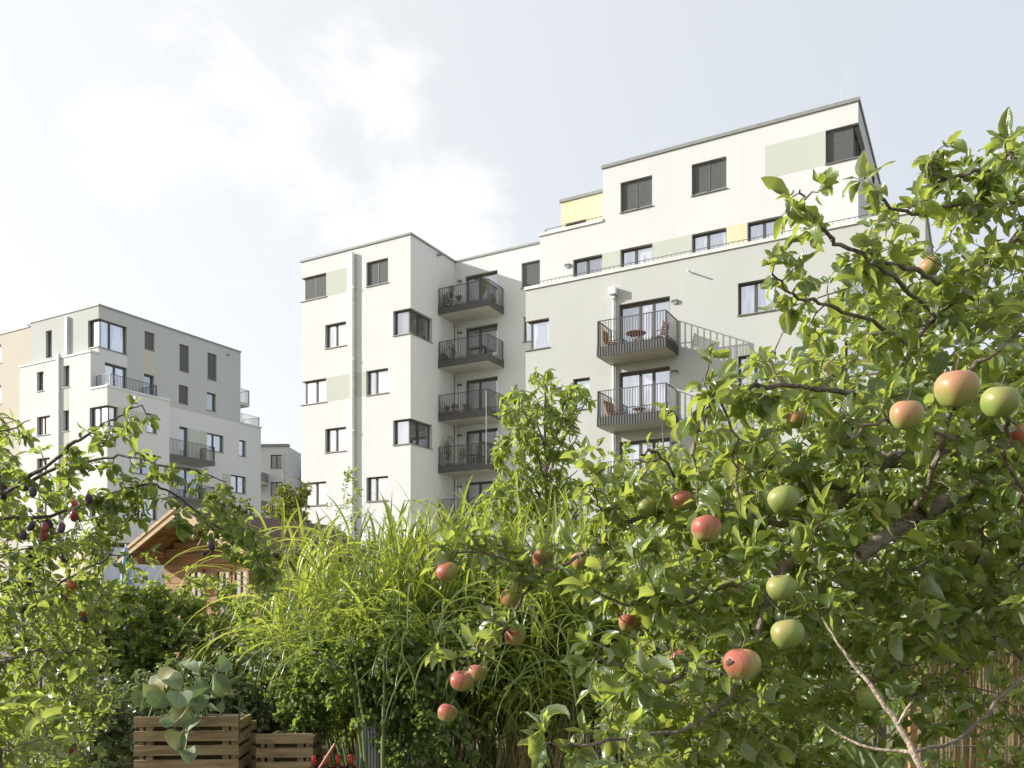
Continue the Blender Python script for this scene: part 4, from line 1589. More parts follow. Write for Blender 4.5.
APL = []
GA = 'apples hanging on the apple tree'
for a in [
    (956, 389, 22, 'apple_half', 'largest apple, pale green with a pink cheek, hanging high between two pale curled leaves'),
    (999, 402, 18, 'apple_green', 'big green apple shaded under a pale curled leaf, right of the largest apple'),
    (906, 415, 16, 'apple_half', 'green apple with a faint pink top, just left of and below the largest apple'),
    (835, 368, 10, 'apple_half', 'small pink and green apple high on the tree above the arching branch'),
    (796, 419, 10.5, 'apple_half', 'small brownish green apple half hidden under the arching branch'),
    (1021, 436, 14, 'apple_red', 'reddish apple cut by the right edge of the photo'),
    (930, 267, 10, 'apple_half', 'topmost apple, yellowish, hanging under the highest limbs'),
    (713, 441, 6.5, 'apple_half', 'tiny brownish apple close to the lower end of the arching branch'),
    (682, 501, 12, 'apple_red', 'dark red apple left of and above the big red and yellow one'),
    (706, 529, 15, 'apple_red', 'big red and yellow apple in full sun left of the thick dark limb'),
    (783, 500, 16, 'apple_green', 'round plain green apple in full sun by the thick dark limb'),
    (741, 498, 10, 'apple_green', 'dull green apple in shade, left of the round plain green one'),
    (647, 508, 11, 'apple_green', 'green apple among leaves near the left end of the main crown'),
    (827, 525, 9, 'apple_green', 'small green apple in the fork of the dark limb'),
    (878, 517, 9, 'apple_half', 'small yellow apple sitting above the sawn off limb'),
    (934, 447, 10, 'apple_green', 'small bright yellow green apple below the largest apple'),
    (781, 588, 15, 'apple_green', 'green apple behind a twisted leaf, below the round plain green one'),
    (787, 634, 17, 'apple_green', 'wide green apple low down, right of the big russet one'),
    (741, 664, 17.5, 'apple_red', 'big russet red apple with a dark rotten spot, lowest of the large ones'),
    (680, 659, 9.5, 'apple_red', 'small orange apple partly behind leaves, left of the russet one with a rotten spot'),
    (847, 620, 8.5, 'apple_green', 'small green apple beside the top of the bare pale twig'),
    (869, 699, 13, 'apple_green', 'green apple behind the bare pale twig, lower of the touching pair'),
    (864, 682, 9.5, 'apple_green', 'small green apple behind the bare pale twig, upper of the touching pair'),
    (969, 550, 11, 'apple_green', 'shaded green apple far right, below the thick limbs'),
    (824, 591, 9, 'apple_green', 'small yellow green apple right of the one behind a twisted leaf'),
    (990, 535, 9, 'apple_green', 'dim green apple near the right edge, above the shaded one'),
    (803, 555, 8.5, 'apple_red', 'small pink apple in the shade below the thick dark limb'),
    (807, 716, 7, 'apple_green', 'tiny yellow green apple near the bottom, left of the bare twig'),
    (447, 572, 11, 'apple_red', 'pink apple at the far left tip of the long low branch'),
    (543, 558, 10.5, 'apple_red', 'dark red apple just above the fork of the long low branch'),
    (580, 561, 9.5, 'apple_half', 'paler green and pink apple right of the fork of the long low branch'),
    (511, 598, 10.5, 'apple_red', 'orange red apple just below the fork of the long low branch'),
    (515, 637, 10.5, 'apple_red', 'orange red apple on its own under the long low branch, midway down'),
    (461, 681, 11.5, 'apple_red', 'dull red apple, left one of the touching pair near the branch end'),
    (477, 673, 9.5, 'apple_red', 'smaller red apple, right one of the touching pair near the branch end'),
    (447, 713, 10, 'apple_red', 'lowest apple of the long low branch, with a pale leaf beside it'),
    (628, 623, 10, 'apple_red', 'bright red apple at the left edge of the crown, among big leaves'),
]:
    t = add_apple(*a[:5], group=GA)
    APL.append((np.array(t.location), t.scale[0] * .033))
    if 'rotten spot, lowest' in a[4]:
        s = MB()
        s.lathe([(.001, .0), (.0045, -.0005), (.0070, -.0014), (.0082, -.0040)], k=18)
        s.v = [(x * (1 + .22 * math.sin(2 * math.atan2(y, x) + .6) + .12 * math.sin(5 * math.atan2(y, x))), y * (1 + .2 * math.cos(3 * math.atan2(y, x))), z) for x, y, z in s.v]
        o = s.build('rotten_spot', M['rot'], t, smooth=True)
        dv = Vector((-.55, -.80, .22)).normalized()
        o.location = dv * .0352
        o.rotation_euler = dv.to_track_quat('Z', 'Y').to_euler()

# twigs carry few leaves where a fruit hangs in the open
APL += [(W(x_, y_, d_), .018) for x_, y_, d_ in ((862, 553, 2.13), (872, 545, 2.15), (883, 538, 2.17), (894, 531, 2.19), (905, 524, 2.2), (886, 461, 2.5), (860, 480, 2.45), (842, 500, 2.42))]
keep = np.ones(len(P), bool)
mid = P + norm(D) * L[:, None] * .5
for c, r in APL:
    v = -c + np.array([0, 0, ZC])
    v /= np.linalg.norm(v)
    rel = mid - c
    tt = np.clip(rel @ v, 0, .8)
    dist = np.linalg.norm(rel - tt[:, None] * v, axis=1)
    keep &= ~((dist < r * 1.05 + .012) & (rel @ v > -.02) & (rng.random(len(P)) < .8))
build_leaves('foliage', M['apple_leaf'], apple, P[keep], D[keep], N[keep], L[keep], Wd[keep], 'ovate', origin=AO, wave=.07)


# ---------------------------------------------------------------- tall grass
def build_blades(name, mat, parent, P, az, a0, bend, L, Wd, origin, seg=9, tint=None):
    n = len(P)
    s = np.linspace(0, 1, seg + 1)
    ang = a0[:, None] + bend[:, None] * s[None, :] ** 1.4
    st = (L / seg)[:, None]
    hx = np.cumsum(np.sin(ang) * st, 1) - np.sin(ang[:, :1]) * st
    hz_ = np.cumsum(np.cos(ang) * st, 1) - np.cos(ang[:, :1]) * st
    dirh = np.stack([np.cos(az), np.sin(az)], 1)
    side = np.stack([-np.sin(az), np.cos(az), np.zeros(n)], 1)
    wob = rng.normal(0, .03, (n, 1)) * (s[None, :] ** 2) * L[:, None] * 3
    C = np.zeros((n, seg + 1, 3))
    C[:, :, 0] = P[:, 0, None] + hx * dirh[:, 0, None] + wob * side[:, 0, None]
    C[:, :, 1] = P[:, 1, None] + hx * dirh[:, 1, None] + wob * side[:, 1, None]
    C[:, :, 2] = P[:, 2, None] + hz_
    w = Wd[:, None] * (np.minimum(1, .35 + 3 * s) * np.clip(1.02 - s ** 2.2, .02, 1))[None, :]
    nor = np.stack([-np.cos(ang) * dirh[:, 0, None], -np.cos(ang) * dirh[:, 1, None], np.sin(ang)], -1)
    tw = rng.uniform(-.9, .9, n)[:, None] * s[None, :] + rng.uniform(-.5, .5, n)[:, None]
    sd_ = side[:, None, :] * np.cos(tw)[..., None] + nor * np.sin(tw)[..., None]
    co = np.zeros((n, seg + 1, 3, 3))
    for j, k in enumerate((-.5, 0, .5)):
        co[:, :, j] = C + sd_ * (w * k)[..., None] + nor * (abs(k) * w * .5)[..., None]
    co -= np.asarray(origin)[None, None, None, :]
    nv = (seg + 1) * 3
    q = []
    for i in range(seg):
        b = i * 3
        q += [(b, b + 1, b + 4, b + 3), (b + 1, b + 2, b + 5, b + 4)]
    q = np.array(q)
    uv = np.array([(.3 + .2 * j, .005 * i) for i in range(seg + 1) for j in range(3)], float)
    faces = (q[None] + (np.arange(n) * nv)[:, None, None]).reshape(-1, 4)
    if tint is None:
        tint = rng.random(n)
    return raw_mesh(name, mat, parent, co.reshape(-1, 3), faces, np.repeat(tint, len(q)), np.tile(uv, (n, 1)))


def tall_grass(label, c, rx, ry, h, ncane0, group='clumps of tall grass', lean=0.0):
    o = np.array([c[0], c[1], 0.0])
    t = thing('tall_grass', label, 'grass', o, 0, group)
    ncane = int(ncane0 * 1.3)
    P, az, a0, bd, L, Wd = [], [], [], [], [], []
    cn = MB()
    for i in range(ncane):
        a = rng.uniform(0, 6.28)
        r = math.sqrt(rng.random())
        b = o + np.array([math.cos(a) * r * rx * .6, math.sin(a) * r * ry * .6, 0])
        hh = h * rng.uniform(.66, 1.0)
        top = b + np.array([math.cos(a) * r * rx * .6 + lean + rng.normal(0, .07), math.sin(a) * r * ry * .5, hh * .9])
        pts = [b, b * .62 + top * .38 + np.array([0, 0, .05]), top]
        cn.tube([p - o for p in pts], [.006, .005, .002], 4, cap=False)
        for k in range(10):
            f = .2 + .8 * k / 9
            p = b + (top - b) * f
            P.append(p)
            ph = rng.uniform(0, 6.28)
            az.append(ph)
            up = k >= 7
            a0.append(rng.uniform(.05, .3) if up else rng.uniform(.3, .65))
            bd.append(rng.uniform(.1, 1.5) if up else rng.uniform(.7, 2.5))
            L.append(rng.uniform(.4, .62) if up else rng.uniform(.5, .95))
            Wd.append(rng.uniform(.018, .046))
    cn.build('canes', M['greenstem'], t)
    build_blades('blades', M['blade'], t, np.array(P), *map(np.array, (az, a0, bd, L, Wd)), origin=o)
    return t, o


tall_grass('tall arching grass clump in bright sun, right beside the shed', (-1.25, 7.5), .62, .55, 2.35, 80, lean=-.1)
t0g = tall_grass('tallest upright grass clump in front of the white building corner', (-.55, 7.7), .6, .55, 2.50, 95)
t, o = tall_grass('tall grass clump with drooping blades under the long low apple branch', (.12, 7.3), .6, .55, 2.38, 90)
tall_grass('tall grass clump below the cherry tree, partly behind the apple crown', (.85, 7.9), .6, .55, 2.35, 70)
# dry stalks and long hanging blades at the foot of the third clump
n = 170
P_ = np.stack([rng.uniform(-.75, .65, n), rng.uniform(6.5, 6.95, n), np.zeros(n)], 1)
build_blades('dry_stalks', mat_leaf('dry_grass', (.20, .15, .07), (.36, .28, .14), (.3, .24, .12), (.4, .32, .14), tmix=.2, vein=.3), t, P_, rng.uniform(0, 6.28, n), rng.uniform(.0, .25, n), rng.uniform(.1, .9, n), rng.uniform(.5, 1.05, n), rng.uniform(.008, .014, n), o)
n = 95
P_ = np.stack([rng.uniform(-.7, .7, n), rng.uniform(6.4, 6.9, n), rng.uniform(.9, 1.75, n)], 1)
build_blades('hanging_blades', M['blade'], t, P_, rng.uniform(3.6, 5.8, n), rng.uniform(.8, 1.4, n), rng.uniform(1.3, 1.9, n), rng.uniform(.6, 1.1, n), rng.uniform(.014, .026, n), o, tint=rng.random(n) * .5)
n = 130
P_ = np.stack([rng.uniform(-1.95, -.6, n), rng.uniform(6.25, 6.7, n), rng.uniform(1.1, 2.0, n)], 1)
build_blades('hanging_blades', M['blade'], t0g[0], P_, rng.uniform(3.0, 5.6, n), rng.uniform(.5, 1.2, n), rng.uniform(1.3, 2.2, n), rng.uniform(.6, 1.05, n), rng.uniform(.014, .026, n), t0g[1])

# hop climbing in front of the grass
hp = []
for c, rad, n in (((-1.18, 6.5, 1.02), (.45, .3, .5), 240), ((-.75, 6.3, .75), (.45, .3, .75), 260), ((-1.55, 6.7, 1.0), (.35, .3, .6), 130), ((-.5, 6.6, 1.2), (.3, .25, .35), 80)):
    hp += bush_points(c, rad, n, shell=.4)
hop, HT = bush('hop_plant', 'dark leafy hop with pale green cones, climbing in front of the tall grass', 'climbing plant', (-.95, 6.3, 1.0), (.6, .35, .9), 0, 7, .055, .105, .85, 'hop_leaf', 'lobed', stems=5, bark='greenstem', droop=.45, pts=hp, origin=(-.95, 6.3, 0), woodpart='stems', maxlen=.9, out=(-.1, -.3, 0))
n = 900
k = rng.integers(0, len(HT.tw), n)
P_ = np.array([HT.tw[i][1] for i in k]) + rng.normal(0, .05, (n, 3)) + np.array([-.02, -.1, 0])
D_ = np.stack([rng.normal(0, .35, n), rng.normal(0, .35, n), -np.ones(n)], 1)
o_ = np.array([-.95, 6.3, 0])
Pc = np.repeat(P_, 3, 0)
Dc = np.repeat(D_, 3, 0)
Nc = rng.normal(0, 1, (3 * n, 3)) * np.array([1, 1, .1])
tag(build_leaves('cones', M['cone'], hop, Pc, Dc, Nc, np.repeat(rng.uniform(.024, .04, n), 3), np.repeat(rng.uniform(.02, .028, n), 3), 'oval3', origin=o_, tint=np.repeat(rng.random(n), 3)), kind='stuff')

# ---------------------------------------------------------------- plum tree
PO = np.array([-2.75, 3.9, 0.0])
plum = thing('plum_tree', 'leafy plum tree with purple and red fruit, filling the left side', 'tree', PO)
T = Tree()
T.limb([PO, PO + (.02, 0, .8), PO + (.05, .0, 1.5)], .07, .045, k=12)
pt = PO + np.array([.05, 0, 1.5])


def plimb(pts, r0, r1, start=None, k=7):
    p = [W(*q) for q in pts]
    if start is not None:
        p = [np.array(start)] + p
    return T.limb(p, r0 * .6, r1 * .8, k=k)


plimb([(-40, 520, 3.7), (20, 485, 3.5), (63, 452, 3.3), (84, 437, 3.25), (103, 424, 3.2), (124, 413, 3.2), (142, 405, 3.2)], .018, .0025, pt)
plimb([(-30, 500, 3.6), (30, 480, 3.5), (62, 466, 3.45), (97, 460, 3.4), (129, 457, 3.35), (164, 466, 3.3), (199, 473, 3.3), (226, 482, 3.3)], .015, .0025, pt)
plimb([(-20, 530, 3.7), (50, 515, 3.55), (90, 503, 3.5), (110, 495, 3.45), (130, 488, 3.4), (155, 485, 3.4), (180, 498, 3.4), (208, 520, 3.4), (235, 540, 3.4), (258, 556, 3.4), (270, 580, 3.4)], .014, .003, pt)
plimb([(-10, 600, 3.6), (50, 590, 3.4), (100, 560, 3.3), (140, 552, 3.3)], .012, .003, pt)
plimb([(-10, 660, 3.6), (40, 650, 3.4), (80, 660, 3.3), (110, 690, 3.2)], .012, .003, pt)
plimb([(-40, 450, 3.9), (10, 430, 3.9), (30, 420, 3.9)], .010, .003, pt)
plimb([(0, 560, 4.4), (60, 540, 4.4), (100, 545, 4.3)], .010, .003, pt)
plimb([(10, 720, 3.6), (60, 740, 3.4), (90, 760, 3.3)], .010, .003, pt)
tg = []
for q in list(T.nodes):
    if q[2] < 1.0 and q[0] < -2.4:
        continue
    px = CX + F * q[0] / q[1]
    if px < -60:
        continue
    for _ in range(1):
        d = rng.normal(0, 1, 3)
        d /= np.linalg.norm(d)
        tg.append(q + d * rng.uniform(.02, .08 if px > 60 else .15) - np.array([0, 0, .03]))
tg += poly_points([(-60, 455), (40, 470), (100, 500), (120, 510), (118, 530), (112, 560), (118, 600), (115, 650), (110, 690), (95, 790), (-60, 790)], 680, 3.2, 4.6)
tg += poly_points([(190, 500), (240, 515), (272, 545), (282, 590), (264, 600), (250, 565), (205, 548)], 42, 3.25, 3.6)
tg += poly_points([(95, 495), (150, 488), (165, 505), (120, 535), (100, 540)], 26, 3.3, 3.6)
T.twigs(tg, r=.0018, maxlen=.6)
P, D, N, L, Wd = T.leaf_arrays(7, .035, .075, .50, spread=.3, up=.6, droop=.45, back=.06)
T.mb.v = [tuple(np.array(v) - PO) for v in T.mb.v]
T.mb.build('trunk', M['barkplum'], plum, smooth=True)
pl = []
M['plum_skin'] = mat_plain('plum_skin_bloom', (.06, .032, .065), .5, var=.6, scale=35)
M['plum_red'] = mat_plain('plum_skin_red', (.22, .03, .035), .4, var=.5, scale=35)
M['plum_orange'] = mat_plain('plum_skin_orange', (.40, .09, .04), .4, var=.4, scale=35)
pm = MB()
prof = []
for i in range(13):
    a = math.pi * i / 12
    prof.append((max(.001, math.sin(a) * .86), -math.cos(a) * (1.05 - (.12 if i == 12 else 0))))
pm.lathe(prof, k=16)
pv = []
for x, y, z in pm.v:
    an = math.atan2(y, x)
    f = 1 - .09 * math.exp(-((an) / .22) ** 2)
    pv.append((x * f * .019, y * f * .019, z * .019))
pm.v = pv
ps = MB()
ps.tube([(0, 0, .017), (.001, .001, .026), (.003, .002, .036)], [.0009, .0008, .0011], 5)
pmesh = {}
GP = 'plums on the plum tree'
for (px, py, r, mt_, lab) in [
    (26, 487, 5, 'plum_skin', 'dark purple plum high on the left of the plum tree, left one of a pair'),
    (33, 492, 5.5, 'plum_skin', 'dark purple plum high on the left of the plum tree, right one of a pair'),
    (4, 489, 5, 'plum_skin', 'purple plum at the left edge of the photo, upper of two'),
    (3, 499, 5, 'plum_skin', 'purple plum at the left edge of the photo, lower of two'),
    (31, 526, 5.5, 'plum_skin', 'bluish purple plum left of the red cluster, the higher of two'),
    (23, 535, 5.5, 'plum_skin', 'bluish purple plum left of the red cluster, the lower of two'),
    (89, 499, 5.5, 'plum_skin', 'dusky purple plum just right of the orange one'),
    (75, 504, 5, 'plum_orange', 'bright orange red plum on top of the hanging cluster'),
    (74, 516, 6, 'plum_red', 'large pinkish red plum just below the orange one'),
    (49, 523, 5, 'plum_skin', 'nearly black plum at the top of the low red cluster'),
    (45, 527, 5.5, 'plum_red', 'red plum in the low cluster beside the nearly black one'),
    (43, 536, 5.5, 'plum_red', 'dark red plum at the bottom left of the low cluster'),
    (52, 535, 5, 'plum_red', 'bright red plum at the bottom right of the low cluster'),
    (61, 528, 6, 'plum_skin', 'purple plum between the low red cluster and the large pinkish one'),
    (136, 511, 5, 'plum_skin', 'single black plum on the third bough, in front of the white block'),
    (64, 558, 5, 'plum_skin', 'violet plum on its own below the red cluster'),
    (71, 585, 5.5, 'plum_orange', 'orange red plum on its own lower in the tree, with a dark tip'),
    (65, 599, 4.5, 'plum_red', 'brownish red plum just below the lone orange one'),
    (83, 612, 5, 'plum_orange', 'two toned plum, upper of the pair low in the tree'),
    (85, 619, 4.5, 'plum_skin', 'violet plum, lower of the pair low in the tree'),
    (29, 582, 5, 'plum_skin', 'shaded dark plum left of the lone orange one'),
    (22, 610, 5, 'plum_skin', 'shaded dark plum near the left edge, under the other shaded one'),
    (72, 731, 5, 'plum_red', 'dull red plum near the bottom of the tree, upper of two'),
    (72, 749, 5, 'plum_red', 'dull red plum near the bottom of the tree, lower of two'),
    (200, 532, 5, 'plum_red', 'brownish plum on the bough in front of the shed roof, left one'),
    (211, 546, 5.5, 'plum_skin', 'brownish plum on the bough in front of the shed roof, right one'),
]:
    r *= .78
    d = F * .0165 / r
    d = min(max(d, 2.9), 3.6)
    c = W(px, py, d)
    t = thing('plum', lab, 'plum', c, 0, GP)
    t.rotation_euler = (rng.uniform(-.4, .4), rng.uniform(-.4, .4), rng.uniform(0, 6))
    sc_ = r * d / F / .0185
    t.scale = (sc_ * .95, sc_ * .95, sc_ * 1.2)
    if mt_ not in pmesh:
        pmesh[mt_] = (pm.build('skin', M[mt_], t, smooth=True).data, ps.build('stalk', M['greenstem'], t).data)
    else:
        for nm, me in zip(('skin', 'stalk'), pmesh[mt_]):
            link(bpy.data.objects.new(nm, me), t)
    pl.append((c, .019 * sc_))
keep = np.ones(len(P), bool)
mid = P + norm(D) * L[:, None] * .5
for c, r in pl:
    v = -c + np.array([0, 0, ZC])
    v /= np.linalg.norm(v)
    rel = mid - c
    tt = np.clip(rel @ v, 0, .7)
    dist = np.linalg.norm(rel - tt[:, None] * v, axis=1)
    keep &= ~((dist < r + .006) & (rel @ v > -.02) & (rng.random(len(P)) < .6))
build_leaves('foliage', M['plum_leaf'], plum, P[keep], D[keep], N[keep], L[keep], Wd[keep], 'ovate', origin=PO)

# peach branches at the left edge
pts = poly_points([(-60, 400), (5, 398), (22, 412), (12, 445), (18, 478), (5, 490), (-60, 500)], 55, 4.4, 5.0)
bush('peach_tree', 'peach branches with long narrow leaves at the left edge, above the plum tree', 'tree', (-3.0, 4.8, 2.3), (.3, .3, .4), 0, 9, .07, .12, .22, 'cherry_leaf', 'lance', stems=3, pts=pts, origin=(-3.1, 4.8, 0), droop=.7, tr=.006)

# young apple bush, lower left corner
pts = poly_points([(-60, 705), (30, 695), (70, 700), (70, 740), (50, 790), (-60, 790)], 38, 2.5, 2.9)
bush('apple_sapling', 'low apple shoots with big greyish leaves in the lower left corner', 'sapling', (-1.5, 2.7, 1.0), (.25, .2, .25), 0, 7, .06, .10, .48, 'apple_leaf', 'ovate', stems=3, pts=pts, origin=(-1.65, 2.8, 0), droop=.1, tr=.004)

# ---------------------------------------------------------------- cherry tree
CO = np.array([.38, 9.2, 0])
T = Tree()
cherry = thing('cherry_tree', 'young cherry tree with long drooping leaves, standing before the balconies', 'tree', CO)
T.limb([CO, CO + (0, 0, 1.5), CO + (.0, .0, 2.4), W(545, 400, 9.2), W(543, 376, 9.2)], .035, .005)
for q in [(500, 405), (515, 385), (575, 385), (588, 400), (495, 440), (580, 430), (500, 470), (578, 470), (520, 430), (560, 420), (490, 495), (590, 495)]:
    e = W(q[0], q[1], 9.2 + rng.uniform(-.35, .35))
    b0 = CO + np.array([0, 0, max(1.2, e[2] - rng.uniform(.5, .9))])
    T.limb([b0, (b0 + e) / 2 + np.array([0, 0, .08]), e], .016, .004, k=5)
tg = poly_points([(541, 364), (556, 378), (584, 384), (590, 402), (572, 420), (578, 445), (568, 465), (584, 490), (586, 540), (484, 540), (486, 500), (500, 470), (494, 445), (508, 425), (498, 400), (520, 384)], 400, 8.75, 9.65)
tg += poly_points([(478, 500), (505, 470), (520, 540), (470, 540)], 40, 8.9, 9.5)
T.twigs(tg, r=.003, maxlen=.8)
P, D, N, L, Wd = T.leaf_arrays(7, .11, .18, .30, spread=.2, up=.45, droop=1.3, back=.14)
T.mb.v = [tuple(np.array(v) - CO) for v in T.mb.v]
T.mb.build('trunk', M['bark'], cherry, smooth=True)
build_leaves('foliage', M['cherry_leaf'], cherry, P, D, N, L, Wd, 'lance', origin=CO)

# ---------------------------------------------------------------- shrubs
GS = 'garden shrubs between the trees'
for lab, px, d, zc_, rad, n, mat, L0, L1 in [
    ('sunlit shrub with small leaves in front of the shed windows', 238, 8.8, 1.02, (.65, .45, .8), 700, 'shrub_leaf', .06, .105),
    ('sunlit rounded shrub below the shed eaves, left of its windows', 160, 9.0, 1.12, (.9, .5, .84), 1100, 'shrub_leaf', .06, .105),
    ('leafy shrub between the plum tree and the shed', 105, 9.0, 1.2, (.7, .5, .9), 560, 'shrub_leaf', .06, .105),
    ('leafy shrub behind the plum tree near the left edge', 40, 8.5, 1.25, (.7, .5, .9), 300, 'shrub_leaf', .05, .09),
    ('bright loose shrub just left of the tall grass', 280, 8.3, 1.0, (.45, .4, .85), 380, 'shrub_leaf', .055, .10),
    ('dark low shrub above the left compost bin', 215, 6.75, .75, (.6, .38, .42), 520, 'dark_leaf', .05, .085),
    ('dark low shrub left of the compost bins', 140, 7.2, .68, (.55, .35, .5), 420, 'dark_leaf', .05, .085),
    ('dark low shrub in the shade between the plum tree and the left compost bin', 100, 6.6, .55, (.4, .35, .5), 330, 'dark_leaf', .05, .085),
    ('dark low shrub behind the gap between the compost bins', 268, 7.0, .75, (.3, .3, .45), 170, 'dark_leaf', .05, .085),
    ('dense shrub behind the left part of the apple crown', 640, 7.6, 1.3, (.6, .45, 1.05), 380, 'shrub_leaf', .06, .10),
    ('dense shrub behind the middle of the apple crown', 745, 7.4, 1.25, (.75, .5, 1.2), 420, 'shrub_leaf', .06, .10),
    ('dense shrub behind the thick apple limbs', 865, 7.9, 1.45, (.8, .5, 1.3), 420, 'shrub_leaf', .06, .10),
    ('dense shrub behind the right part of the apple crown', 985, 7.6, 1.6, (.8, .5, 1.3), 420, 'shrub_leaf', .06, .10),
]:
    x = (px - CX) / F * d
    bush('shrub', lab, 'shrub', (x, d, zc_), rad, n, 6.5, L0, L1, .6, mat, 'ovate', stems=6, droop=.25, group=GS, maxlen=1.2)
# light shoots right of the cherry tree
pts = poly_points([(590, 500), (600, 455), (640, 440), (690, 445), (700, 500), (640, 530), (590, 530)], 95, 7.8, 8.6)
bush('hazel_bush', 'loose sunlit bush between the cherry tree and the apple crown', 'shrub', (1.25, 8.2, 2.4), (.5, .4, .4), 0, 6, .07, .11, .5, 'shrub_leaf', 'ovate', stems=5, pts=pts, origin=(1.25, 8.2, 0), tr=.007)
# thin sapling in front of the white corner
pts = [W(352 + rng.normal(0, 4 + 9 * t), 468 + 75 * t, 8.6 + rng.normal(0, .08)) for t in np.linspace(0, 1, 60)]
bush('sapling', 'thin young tree with tiny leaves, rising from the grass before the white wall', 'sapling', (-1.62, 8.6, 2.3), (.1, .1, .5), 0, 6, .035, .06, .5, 'plum_leaf', 'oval3', stems=2, pts=pts, origin=(-1.6, 8.6, 0), tr=.003, twig=.0015)

# trees and hedges farther away
GT = 'trees near the far houses'
for lab, px, py, d, rad, n, sz in [
    ('yellow green tree in front of the slate roofed house', 294, 500, 40, (.8, .75, 1.6), 260, .21),
    ('low yellow green tree in the gap between the white blocks', 279, 516, 41, (.8, .7, 1.0), 180, .2),
    ('small dark conifer like tree before the left white block', 216, 503, 44, (.75, .7, 1.3), 130, .22),
    ('drooping dark treetop beside the right end of the left block', 238, 514, 44, (.8, .7, 1.0), 110, .22),
]:
    c = W(px, py, d)
    bush('tree', lab, 'tree', c, rad, n, 7, sz * .7, sz * 1.2, .55, 'far_leaf', 'oval3', stems=3, group=GT, tr=.03, twig=.012, maxlen=9)
for i, (x, y, lab) in enumerate([(-17, 34, 'broad low hedge bush before the left block'), (-7, 33, 'broad low hedge bush behind the shed'), (2, 29, 'broad low hedge bush below the stacked balconies'),
                                 (10, 22, 'broad low hedge bush below the right balconies'), (18, 20, 'broad low hedge bush right of the right balconies')]):
    bush('hedge_bush', lab, 'hedge', (x, y, .9), (3.2, 1.2, 1.0), 200, 6, .16, .26, .6, 'far_leaf', 'oval3', stems=5, group='hedge bushes before the buildings', tr=.02, twig=.01, maxlen=4)

# ---------------------------------------------------------------- compost bins
def bin_(label, px0, px1, d, ztop, rz, depth=.5):
    x0, x1 = (px0 - CX) / F * d, (px1 - CX) / F * d
    wd = (x1 - x0) / math.cos(rz)
    t = thing('compost_bin', label, 'compost bin', (x0, d, 0), rz, 'slatted compost bins')
    n = int(ztop / .1)
    for k in range(n):
        z = ztop - .072 - k * .1
        m_ = MB()
        m_.box(-.03, wd + .03, rng.uniform(-.003, .003), .024, z, z + .068)
        m_.build('slat', M['binwood'], t)
        m_ = MB()
        m_.box(.0, .024, .026, depth, z - .045, z + .02)
        m_.build('slat', M['binwood'], t)
        m_ = MB()
        m_.box(wd - .024, wd, .026, depth, z - .045, z + .02)
        m_.build('slat', M['binwood'], t)
        if k == 0:
            continue
        m_ = MB()
        m_.box(-.03, wd + .03, depth + .002, depth + .026, z, z + .068)
        m_.build('slat', M['binwood'], t)
    for x in (.045, wd - .085):
        m_ = MB()
        m_.box(x, x + .045, .026, .07, 0, ztop - .01)
        m_.build('post', M['binwood'], t)
    m_ = MB()
    m_.box(.03, wd - .03, .075, depth - .01, .02, ztop - .05)
    m_.build('compost', M['soil'], t)
    return t


bin_('slatted wooden compost bin, the larger left one, under the dark shrub', 138, 232, 5.9, .79, math.radians(3))
bin_('slatted wooden compost bin, the smaller right one, half hidden by hop', 260, 308, 6.1, .64, math.radians(2))

# squash plant over the left bin
sq = thing('squash_plant', 'squash plant with big pale leaves hanging over the left compost bin', 'plant', (*W(200, 700, 6.15)[:2], 0))
SO = np.array(sq.location)
Pq = np.array([W(*q) for q in [(185, 672, 5.85), (168, 684, 5.85), (205, 668, 5.9), (215, 680, 5.8), (150, 690, 5.9), (230, 668, 6.1), (190, 712, 5.72), (212, 716, 5.72), (172, 722, 5.7), (178, 744, 5.7), (185, 756, 5.7), (195, 690, 5.9), (162, 700, 5.8), (175, 676, 6.0), (190, 664, 6.05), (222, 692, 5.95), (240, 684, 6.0), (146, 700, 5.95), (200, 700, 5.8), (208, 694, 5.75), (158, 680, 6.1), (235, 700, 5.9), (180, 698, 5.75), (172, 735, 5.7), (196, 724, 5.7)]])
nq = len(Pq)
Dq = np.stack([rng.uniform(-.9, .9, nq), rng.uniform(-1, -.2, nq), rng.uniform(-.8, -.1, nq)], 1)
build_leaves('leaves', M['squash_leaf'], sq, Pq + np.array([0, 0, .04]), Dq, np.stack([rng.normal(0, .3, nq), rng.uniform(-.6, 0, nq), np.ones(nq)], 1), rng.uniform(.10, .18, nq), rng.uniform(.11, .18, nq), 'round', origin=SO, wave=.04)
st = MB()
for q in Pq:
    b0 = np.array([rng.normal(0, .15), rng.uniform(-.1, .1), .6])
    e = q - SO + np.array([0, 0, .035])
    st.tube(smooth_poly([b0, b0 * .5 + e * .5 + np.array([0, .03, .12]), e], 4), .006, 5)
st.build('stems', M['greenstem'], sq)

# reed screen, lower right
rs = thing('reed_fence', 'brown reed mat fence in the shade at the lower right corner', 'fence', (*W(918, 700, 5.0)[:2], 0), math.radians(-6))
m_ = MB()
x = 0
while x < 1.6:
    r_ = rng.uniform(.003, .006)
    h_ = 1.34 + rng.normal(0, .015)
    m_.tube([(x, rng.normal(0, .003), 0), (x + rng.normal(0, .006), rng.normal(0, .006), h_)], r_, 4, cap=False)
    x += r_ * 1.9
m_.build('reeds', mat_wood('reed', (.17, .105, .045), (.44, .29, .14), (60, 60, 3)), rs)
for z in (.15, .45, .75, 1.05, 1.28):
    m_ = MB()
    m_.tube([(0, -.008, z), (1.6, -.008, z)], .0015, 4)
    m_.build('wire', M['pipezinc'], rs)
for x in (-.02, .8, 1.6):
    m_ = MB()
    m_.box(x - .02, x + .02, .012, .05, 0, 1.42)
    m_.build('post', M['shedwood'], rs)

